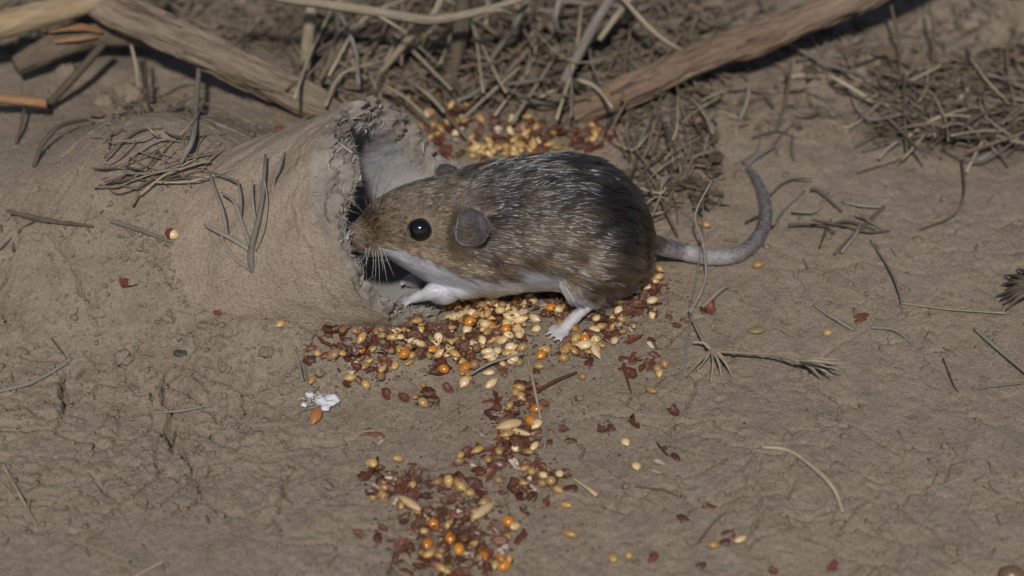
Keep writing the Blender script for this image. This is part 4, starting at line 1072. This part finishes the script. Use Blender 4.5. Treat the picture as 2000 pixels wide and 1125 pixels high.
def leaf_scraps():
    Vs, Fs, k = [], [], 0
    for (x0, y0, x1, y1, n, hm) in [(620, -30, 1400, 215, 1300, 0.45), (1700, 110, 2040, 280, 350, 0.3), (200, 200, 400, 370, 60, 0.1), (-20, -40, 560, 110, 200, 0.1), (1220, 210, 1400, 420, 200, 0.12), (1420, 60, 1700, 260, 140, 0.06)]:
        for _ in range(n):
            p = onZ(rnd.uniform(x0, x1), rnd.uniform(y0, y1), 0)
            z = float(hs(p[0], p[1])) + 0.03 + hm * rnd.random() ** 2
            s_, l_, u_ = tube_coords((p[0], p[1], z))
            if -0.4 < s_ < T_LEN and math.hypot(l_, u_) < T_R + 0.1: continue
            a = rnd.uniform(0, 6.28); L_ = rnd.uniform(0.08, 0.42); W_ = L_ * rnd.uniform(0.15, 0.5)
            X = np.array([(t * L_, sgn * W_ * (1 - abs(t) ** 1.5) * rnd.uniform(0.6, 1.2), 0.25 * L_ * (t * t) + W_ * 0.4) for t in (-1, -0.4, 0.2, 0.8) for sgn in (-1, 1)])
            X[:, 2] += np.random.default_rng(k).normal(0, 0.15 * W_, 8)
            ca_, sa_ = math.cos(a), math.sin(a); tl = rnd.gauss(0, 0.5)
            X = np.stack([X[:, 0] * ca_ - X[:, 1] * sa_, X[:, 0] * sa_ + X[:, 1] * ca_, X[:, 2] + X[:, 1] * tl], -1)
            Vs.append(np.vstack([X, X - np.array([0, 0, 0.012])]) + np.array([p[0], p[1], z]))
            for j in range(3):
                b = k + 2 * j
                Fs.append([b, b + 2, b + 3, b + 1]); Fs.append([b + 8, b + 9, b + 11, b + 10])
            k += 16
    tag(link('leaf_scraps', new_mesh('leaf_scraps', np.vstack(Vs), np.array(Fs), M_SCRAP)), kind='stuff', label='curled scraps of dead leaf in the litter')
leaf_scraps()

# ------------------------------------------------------------------ soil crumbs and clods
def clod_mesh(name, seed, mat, r=1.0):
    V, F = ellipsoid((0, 0, 0), 1, 1, 0.75, 20, 14)
    n = fbm(V[:, 0] * 1.6 + seed * 7.1, V[:, 1] * 1.6 + V[:, 2] * 1.9 + seed, 3, seed)
    return V * (1 + 0.9 * n[:, None]) * r, F
CL = [clod_mesh('dirt_clod', s, M_CLOD) for s in range(6)]
for k, (px, py, r) in enumerate([(1660, 252, 0.26), (1742, 250, 0.22), (1585, 270, 0.2), (1432, 255, 0.22), (1530, 300, 0.18), (1790, 470, 0.16), (1610, 545, 0.17), (1760, 620, 0.14), (1815, 655, 0.13), (1690, 405, 0.12),
                                 (250, 185, 0.45), (205, 200, 0.35), (60, 120, 0.5), (130, 140, 0.3), (980, 90, 0.28), (900, 120, 0.2), (1900, 40, 0.45), (1800, 50, 0.5), (1960, 30, 0.4), (1735, 60, 0.35), (1985, 95, 0.35),
                                 (640, 625, 0.14), (600, 660, 0.2), (520, 690, 0.22), (440, 720, 0.18), (560, 760, 0.2), (400, 640, 0.2), (330, 620, 0.22), (240, 700, 0.24), (620, 900, 0.16), (560, 920, 0.18), (640, 950, 0.2), (1190, 545, 0.12), (1410, 965, 0.12), (170, 880, 0.2), (340, 990, 0.15), (1880, 1080, 0.18), (1265, 985, 0.16)]):
    V, F = CL[k % 6]
    r *= 0.8
    p = W(px, py, 0)
    me = new_mesh('dirt_clod', V * r, F, M_SOIL)
    o = link('dirt_clod', me, None, p + np.array([0, 0, r * 0.05]))
    o.scale = (1, rnd.uniform(0.8, 1.1), 0.9); o.rotation_euler = (rnd.uniform(-.3, .3), rnd.uniform(-.3, .3), rnd.uniform(0, 6.28))
    tag(o, 'rounded clod of dry grey-brown soil lying loose on the ground', 'clod', 'loose clods of soil')
def crumbs():
    base, BFc = ellipsoid((0, 0, 0), 1, 1, 0.8, 7, 5)
    Vs, Fs, k = [], [], 0
    BFa = np.array(BFc)
    for c in range(11000):
        x, y = rng.uniform(-15, 15), rng.uniform(-11, 14)
        if c > 8000: x, y = rng.normal(-7, 4), rng.normal(-4.5, 2.5)
        if c > 10000:
            t_ = rng.random(); q_ = onZ(250 + 420 * t_ + rng.normal(0, 16), 548 + 100 * t_ + rng.normal(0, 16), 0.3); x, y = q_[0], q_[1]
        r = 0.018 + 0.05 * rng.random() ** 3 + (0.07 * rng.random() if rng.random() < 0.04 else 0)
        s_, l_, u_ = tube_coords((x, y, hs(x, y)))
        if -0.1 < s_ < T_LEN and math.hypot(l_, u_) < T_R + 0.05: continue
        if c < 8000 and fbm(np.array([x / 3.0]), np.array([y / 3.0]), 2, 77)[0] < -0.12: continue
        if abs(x) > 15 or abs(y) > 13: continue
        v = base * r * (1 + 0.35 * rng.normal(size=(len(base), 1)) * 0.6) * np.array([1, rng.uniform(0.7, 1.2), rng.uniform(0.7, 1)])
        Vs.append(v + np.array([x, y, float(hs(x, y)) + r * 0.3])); Fs.append(BFa + k); k += len(base)
    tag(link('soil_crumbs', new_mesh('soil_crumbs', np.vstack(Vs), np.vstack(Fs), M_CLOD)), kind='stuff', label='loose crumbs of dry soil')
crumbs()

# ------------------------------------------------------------------ spilled seed
def seed_mesh(name, lx, ly, lz, point, mat, seam=0.0):
    V, F = ellipsoid((0, 0, 0), 1, 1, 1, 14, 10, None)
    V = V[:, [2, 0, 1]]
    x = V[:, 0]
    tip = np.clip(x, 0, 1) ** 3 * point
    V = np.stack([x * (1 + 0.12 * np.clip(x, 0, 1) ** 4 * (point > 0)), V[:, 1] * (1 - tip), V[:, 2] * (1 - tip)], -1)
    if seam: V[:, 2] *= 1 - seam * np.exp(-(V[:, 1] / 0.18) ** 2)
    return new_mesh(name, V * np.array([lx, ly, lz]), F, mat)
def hull_mesh(name, seed, lx, ly, mat, cup=0.6, ragged=0.25):
    r_ = np.random.default_rng(seed)
    nu, nvv = 4, 11
    P = [(0, 0, 0)]
    prof = 1 + ragged * r_.normal(size=nvv)
    for i in range(1, nu):
        r = i / (nu - 1)
        for j in range(nvv):
            t = 2 * math.pi * j / nvv
            k = 1 + (prof[j] - 1) * r
            x, y = r * k * math.cos(t), r * k * math.sin(t)
            P.append((x * lx, y * ly, cup * ly * (y * y * 0.9 + x * x * 0.35) + r_.normal() * 0.06 * ly))
    F = [[0, 1 + j, 1 + (j + 1) % nvv] for j in range(nvv)]
    for i in range(nu - 2):
        for j in range(nvv):
            k = (j + 1) % nvv; a = 1 + i * nvv; b = a + nvv
            F.append([a + j, b + j, b + k, a + k])
    V = np.array(P); n = len(V)
    V2 = np.vstack([V, V + np.array([0, 0, -0.012])])       # a thin shell
    F2 = F + [[n + q for q in f[::-1]] for f in F]
    a = 1 + (nu - 2) * nvv
    for j in range(nvv):
        k = (j + 1) % nvv; F2.append([a + k, a + j, n + a + j, n + a + k])
    return new_mesh(name, V2, F2, mat)
ME = {}
ME['pale'] = [seed_mesh('pale_millet_seed', 0.16, 0.115, 0.085, 0.85, M_PALE), seed_mesh('pale_millet_seed_round', 0.14, 0.118, 0.09, 0.7, M_PALE), seed_mesh('pale_millet_seed_long', 0.165, 0.10, 0.085, 0.6, M_PALE)]
ME['gold'] = [seed_mesh('gold_millet_seed', 0.15, 0.104, 0.085, 0.9, M_GOLD), seed_mesh('gold_millet_seed_round', 0.13, 0.108, 0.09, 0.7, M_GOLD), seed_mesh('gold_millet_seed_long', 0.165, 0.092, 0.08, 0.7, M_GOLD, 0.15)]
ME['amber'] = [seed_mesh('amber_millet_seed', 0.165, 0.13, 0.11, 0.8, M_AMBER)]
ME['brown'] = [seed_mesh('brown_seed', 0.16, 0.12, 0.10, 0.7, M_BROWNS), seed_mesh('brown_seed_round', 0.12, 0.115, 0.11, 0.2, M_BROWNS)]
ME['olive'] = [seed_mesh('olive_seed', 0.19, 0.15, 0.07, 0.5, M_OLIVE)]
ME['oat'] = [seed_mesh('long_grain', 0.36, 0.115, 0.10, 0.95, M_OAT, 0.2), seed_mesh('long_grain_plump', 0.30, 0.125, 0.11, 0.9, M_OAT, 0.25)]
ME['hull'] = [hull_mesh('red_hull', s, 0.16 + 0.04 * (s % 3), 0.12 + 0.025 * (s % 2), M_HULL, 0.75, 0.12 + 0.1 * (s % 3)) for s in range(9)]
ME['hullb'] = [hull_mesh('brown_hull', s + 40, 0.17, 0.115, M_HULLB, 0.8, 0.12 + 0.06 * (s % 3)) for s in range(6)]
ME['chaff'] = [hull_mesh('pale_chaff', s + 80, 0.15, 0.08, M_CHAFF, 0.5, 0.2) for s in range(4)]
THICK = {'pale': 0.2, 'gold': 0.19, 'amber': 0.22, 'brown': 0.2, 'olive': 0.14, 'oat': 0.2, 'hull': 0.08, 'hullb': 0.08, 'chaff': 0.06}
RAD = {'pale': 0.12, 'gold': 0.11, 'amber': 0.14, 'brown': 0.12, 'olive': 0.16, 'oat': 0.18, 'hull': 0.12, 'hullb': 0.13, 'chaff': 0.1}
NAME = {'pale': 'millet_seed', 'gold': 'millet_seed', 'amber': 'amber_seed', 'brown': 'brown_seed', 'olive': 'flat_seed', 'oat': 'grain', 'hull': 'seed_hull', 'hullb': 'curled_husk', 'chaff': 'chaff_flake'}
WORD = {'pale': 'pale cream millet seed', 'gold': 'golden yellow millet seed', 'amber': 'glossy amber orange seed', 'brown': 'brown seed', 'olive': 'flat olive brown seed', 'oat': 'long tan husked grain',
        'hull': 'red-brown empty seed hull', 'hullb': 'brown curled husk', 'chaff': 'pale papery chaff flake'}
CATE = {'pale': 'seed', 'gold': 'seed', 'amber': 'seed', 'brown': 'seed', 'olive': 'seed', 'oat': 'grain', 'hull': 'seed hull', 'hullb': 'husk', 'chaff': 'chaff'}
hmx, hmy, hst = np.arange(-14, 14, 0.05), np.arange(-11, 13, 0.05), 0.05
HX, HY = np.meshgrid(hmx, hmy)
HM = hs(HX, HY)
def drop(kind, p, where, tilt=0.35, upside=None):
    r = RAD[kind] * 0.8
    i0, j0 = int((p[0] + 14) / hst), int((p[1] + 11) / hst); k = max(1, int(r / hst))
    if not (k < i0 < len(hmx) - k - 1 and k < j0 < len(hmy) - k - 1): return
    win = HM[j0 - k:j0 + k + 1, i0 - k:i0 + k + 1]
    z = float(np.quantile(win, 0.72))
    t = THICK[kind]
    tt_ = tube_top(p[0], p[1])
    if tt_ > -8 and p[2] > float(hs(p[0], p[1])) + 0.3: z = tt_
    me = rnd.choice(ME[kind])
    o = link(NAME[kind], me, None, (p[0], p[1], z + t * 0.42))
    o.rotation_euler = (rnd.gauss(0, tilt), rnd.gauss(0, tilt), rnd.uniform(0, 6.28))
    if kind in ('hull', 'hullb', 'chaff'):
        if rnd.random() < 0.5: o.rotation_euler[0] += math.pi
    s = rnd.uniform(0.82, 1.14); o.scale = (s * rnd.uniform(0.92, 1.1), s * rnd.uniform(0.9, 1.08), s * rnd.uniform(0.85, 1.1))
    HM[j0 - k:j0 + k + 1, i0 - k:i0 + k + 1] = np.maximum(win, z + t * 0.62)
    tag(o, WORD[kind] + ' ' + where, CATE[kind], WORD[kind] + 's ' + where)
def blob(cx, cy, rx, ry, counts, where, rot=0):
    order = [k for k, n in counts.items() for _ in range(n)]
    # hulls tend to lie below, seeds on top
    order.sort(key=lambda k: (0 if k in ('hull', 'hullb') else 1) * 0.55 + rnd.random())
    for kind in order:
        for _ in range(12):
            x0, y0 = max(-1.5, min(1.5, rnd.gauss(0, 0.52))) * rx, max(-1.5, min(1.5, rnd.gauss(0, 0.52))) * ry
            x, y = cx + x0 * math.cos(rot) - y0 * math.sin(rot), cy + x0 * math.sin(rot) + y0 * math.cos(rot)
            p = onZ(x, y, 0.1)
            s_, l_, u_ = tube_coords((p[0], p[1], 0.2))
            if -0.15 < s_ < T_LEN and math.hypot(l_, u_) < T_R + 0.08: continue
            drop(kind, p, where); break
B1 = 'in the heap under the mouse belly'
blob(965, 612, 135, 46, dict(pale=42, gold=34, hull=16, hullb=10, brown=4, chaff=3), B1)
blob(1130, 600, 80, 40, dict(gold=10, pale=4, hull=16, hullb=10, chaff=4), B1)
blob(800, 688, 120, 36, dict(pale=10, gold=14, hull=30, hullb=14, brown=4, chaff=5), B1)
blob(920, 690, 110, 46, dict(pale=14, gold=16, hull=12, hullb=12, brown=4), B1)
blob(1130, 678, 44, 30, dict(gold=16, pale=6, hull=4, hullb=3), B1)
blob(690, 720, 90, 36, dict(gold=5, hull=28, hullb=8, brown=3, chaff=3), B1)
blob(1240, 560, 70, 42, dict(gold=10, pale=6, hull=26, hullb=8, brown=2), 'in the patch beside the mouse hind foot')
blob(1205, 640, 50, 30, dict(gold=4, pale=2, hull=8, chaff=2), 'in the patch beside the mouse hind foot')
blob(1250, 705, 46, 22, dict(hull=8, hullb=2, chaff=1), 'in the patch beside the mouse hind foot')
B2 = 'in the strip of seed trailing away from the heap'
blob(820, 780, 30, 26, dict(gold=3, hull=5, hullb=3), B2)
blob(1000, 840, 62, 72, dict(hull=30, hullb=10, gold=5, pale=1, chaff=3), B2, rot=-0.3)
blob(1050, 945, 90, 34, dict(hull=16, hullb=8, gold=4, brown=3, chaff=2), B2)
blob(780, 950, 60, 46, dict(hull=16, hullb=6, gold=4, chaff=3), B2, rot=0.6)
blob(905, 960, 60, 60, dict(hull=14, hullb=6, gold=5, brown=2, chaff=3), B2)
blob(890, 1062, 105, 58, dict(hull=26, hullb=16, gold=6, brown=4, chaff=5), B2)
blob(1025, 775, 30, 40, dict(hull=8, hullb=4, gold=3), B2)
blob(960, 905, 45, 30, dict(hull=6, hullb=5, gold=3, chaff=1), B2)
blob(830, 1010, 55, 30, dict(hull=6, hullb=6, gold=3, chaff=2), B2, rot=0.7)
blob(900, 1105, 100, 24, dict(hullb=8, gold=4, hull=5), B2)
B3 = 'in the seed spilled behind the mouse and the tube'
blob(1030, 268, 140, 38, dict(gold=24, pale=6, hull=22, hullb=14, chaff=3), B3)
blob(885, 215, 60, 46, dict(gold=8, pale=3, hull=11, hullb=8, chaff=3), B3)
blob(760, 180, 60, 18, dict(gold=4, hull=8, hullb=6), B3)
blob(1140, 250, 60, 34, dict(hull=12, gold=3), B3)
blob(950, 150, 40, 14, dict(hull=4), B3)
blob(1040, 262, 150, 40, dict(hullb=34), B3)
blob(985, 292, 90, 16, dict(gold=20, pale=3, hullb=8), B3)
blob(850, 268, 30, 30, dict(gold=5, hullb=6, hull=3), B3)
def at(kind, pts, where):
    for x, y in pts: drop(kind, W(x, y, 0.1), where, 0.2)
at('amber', [(866, 723), (907, 720), (1057, 693), (988, 641), (958, 638), (918, 640), (828, 642), (848, 584), (1141, 672)], B1)
at('amber', [(1047, 798), (1037, 822), (880, 1056), (945, 1088), (975, 1093), (985, 1103)], B2)
at('pale', [(864, 604), (783, 665), (954, 686), (972, 691), (955, 727), (907, 745), (1002, 620), (1016, 633), (990, 601), (1014, 655), (1002, 704), (960, 748)], B1)
at('gold', [(838, 608), (802, 692), (838, 698), (881, 659), (726, 682), (746, 655), (1102, 698), (684, 736), (772, 712), (980, 710), (610, 739)], B1)
at('pale', [(1048, 835), (1044, 870), (1061, 930), (1093, 930), (1007, 1027)], B2)
at('gold', [(990, 857), (1105, 985), (900, 898), (728, 906), (742, 964), (728, 968), (750, 953), (806, 950), (901, 959), (917, 969), (923, 1068), (861, 1114), (995, 1097), (946, 982), (1039, 924)], B2)
at('pale', [(1235, 639), (1276, 611), (1165, 621)], 'in the patch beside the mouse hind foot')
at('gold', [(1270, 528), (1288, 524), (1288, 728), (1284, 718), (1271, 760)], 'in the patch beside the mouse hind foot')
at('pale', [(1222, 862), (1243, 910), (1446, 1055)], 'lying alone on the bare soil')
at('gold', [(1113, 1041), (1197, 1088), (1228, 1084), (1394, 1062), (1616, 649), (1480, 516), (1376, 436), (545, 600)], 'lying alone on the bare soil')
at('pale', [(593, 279)], 'lying on top of the cardboard tube')
at('olive', [(1478, 643)], 'alone on the open soil past the seed heap')
at('brown', [(1298, 708), (855, 940), (1138, 735)], 'at the edge of the spilled seed')
at('oat', [(890, 622), (1160, 690)], B1)
at('amber', [(930, 600), (1010, 585), (880, 598), (1075, 612), (845, 690), (1120, 640), (790, 705), (705, 690)], B1)
blob(730, 695, 100, 36, dict(hullb=26, gold=4), B1)
blob(900, 660, 170, 60, dict(hullb=34), B1)
blob(1180, 600, 110, 45, dict(hullb=18, gold=4), B1)
blob(880, 1040, 130, 70, dict(hullb=24, amber=4), B2)
blob(790, 930, 70, 40, dict(hullb=10), B2)
at('oat', [(1010, 848), (995, 838), (800, 985), (945, 1002)], B2)
at('hull', [(430, 606), (1316, 808), (1296, 875), (1418, 1036), (1412, 1052), (1275, 1085), (1390, 985), (1332, 1005), (1240, 825), (1320, 887), (248, 552), (1684, 612), (1192, 828), (1178, 838), (740, 1048), (1630, 1105), (1680, 618), (1372, 600), (1385, 603), (1278, 665)], 'lying loose on the bare soil')
at('chaff', [(1288, 900), (1280, 915), (745, 858), (1270, 668)], 'lying loose on the bare soil')
at('hullb', [(715, 838), (735, 845), (1372, 1100), (1510, 1112), (1115, 855), (1100, 835)], 'lying loose on the bare soil')
at('hull', [(545, 258), (560, 268), (613, 266)], 'lying on top of the cardboard tube')
# special single pieces
def two_tone():
    p = W(336, 457, 0.1)
    r = link('two_tone_seed', None, None, p); tag(r, 'two-toned seed, half red-brown and half pale, alone on the bank', 'seed')
    V, F = ellipsoid((0, 0, 0), 0.19, 0.15, 0.13, 18, 12)
    A = [f for f in F if V[f].mean(0)[0] <= 0.02]; B = [f for f in F if V[f].mean(0)[0] > 0.02]
    for nm, ff, m in (('husk', A, M_HULL), ('kernel', B, M_PALE)):
        o = link(nm, new_mesh(nm, V, ff, m), r); o.rotation_euler = (0, 0, -0.5)
two_tone()
V, F = ellipsoid((0, 0, 0), 0.3, 0.24, 0.2, 24, 16)
o = link('large_seed', new_mesh('large_seed', V, F, mat_seed('large_seed_coat', (0.15, 0.09, 0.045), (0.11, 0.06, 0.03), 0.35, 0.5)), None, W(1976, 1122, 0.1)); tag(o, 'large glossy brown seed on the smooth soil', 'seed')
V, F = ellipsoid((0, 0, 0), 0.14, 0.10, 0.09, 9, 6)
V = V * (1 + 0.5 * rng.random((len(V), 1)))
o = link('black_crumb', new_mesh('black_crumb', V * 0.75, F, M_BLACK, False), None, W(655, 271, 0.04)); tag(o, 'black crumb lying on top of the cardboard tube', 'crumb')
o = link('black_crumb', new_mesh('black_crumb', V * 1.2, F, M_BLACK, False), None, W(352, 690, 0.02)); tag(o, 'dark crumb in a crack of the dry soil', 'crumb'); o.scale = (1, 0.8, 0.6)
def fluff():
    p = W(630, 785, 0.08)
    r = link('torn_fluff', None, None, p); tag(r, 'torn crumpled white fluff stuck to a brown husk', 'fluff')
    parts = []
    for k in range(16):
        c = np.array([rng.normal(0, 0.17), rng.normal(0, 0.09), abs(rng.normal(0.03, 0.05))])
        v, f = ellipsoid(c, 0.1, 0.08, 0.06, 12, 8)
        n = fbm(v[:, 0] * 9, v[:, 1] * 9 + v[:, 2] * 11, 3, k)
        parts.append((c + (v - c) * (1 + 1.1 * n[:, None]), f))
    for k in range(60):
        c = np.array([rng.normal(0, 0.2), rng.normal(0, 0.1), 0.05]); d = rng.normal(size=3) * 0.09; d[2] = abs(d[2]) * 0.6
        parts.append(tube_geo([c, c + d * 0.5 + rng.normal(size=3) * 0.01, c + d], [0.012, 0.01, 0.004], 4, 4))
    V, F = merge(parts); link('fibre_wad', new_mesh('fibre_wad', V, F, M_WHITE), r)
    q = W(617, 812, 0.1)
    h = link('husk', seed_mesh('husk', 0.27, 0.15, 0.11, 0.9, mat_seed('husk_coat', (0.36, 0.15, 0.05), (0.3, 0.12, 0.04), 0.35, 0.5), 0.2), r, q - p)
    h.rotation_euler = (0, 0.1, math.radians(255))
fluff()
# tiny chips of hull between the seeds
def chips():
    Vs, Fs, k = [], [], 0
    for (cx, cy, rx, ry, n) in [(965, 640, 200, 80, 700), (720, 700, 110, 50, 480), (1230, 590, 90, 60, 420), (1010, 850, 70, 90, 420), (880, 1020, 150, 110, 760), (1030, 250, 190, 80, 700), (1000, 800, 420, 260, 200), (760, 185, 70, 25, 90), (660, 640, 60, 18, 60)]:
        for _ in range(n):
            p = onZ(cx + rnd.gauss(0, 0.5) * rx, cy + rnd.gauss(0, 0.5) * ry, 0.05)
            s_, l_, u_ = tube_coords((p[0], p[1], 0.2))
            if -0.15 < s_ < T_LEN and math.hypot(l_, u_) < T_R + 0.05: continue
            i0, j0 = int((p[0] + 14) / hst), int((p[1] + 11) / hst)
            z = float(HM[j0, i0]) + 0.015
            s = rnd.uniform(0.015, 0.055)
            b = np.array([(math.cos(t) * s * rnd.uniform(0.5, 1.3), math.sin(t) * s * rnd.uniform(0.4, 1), rnd.uniform(-0.3, 0.6) * s) for t in np.linspace(0, 6.283, 6)[:-1]])
            c = b.mean(0)
            top = np.vstack([b, c + np.array([0, 0, 0.012])]); bot = top - np.array([0, 0, 0.014])
            Vs.append(np.vstack([top, bot]) + np.array([p[0], p[1], z]))
            for j in range(5):
                Fs.append([k + j, k + (j + 1) % 5, k + 5]); Fs.append([k + 6 + (j + 1) % 5, k + 6 + j, k + 11])
            k += 12
    q = NB('hull_chips'); n = q.noise(160, 2, 0.5, q.obj())
    q.l(q.ramp(n, [(0.35, (0.05, 0.02, 0.013)), (0.5, (0.10, 0.038, 0.021)), (0.65, (0.17, 0.10, 0.06))]), q.b.inputs['Base Color']); q.set(Roughness=0.6)
    tag(link('hull_chips', new_mesh('hull_chips', np.vstack(Vs), np.array(Fs), q.m)), kind='stuff', label='tiny red-brown chips of seed hull')
chips()
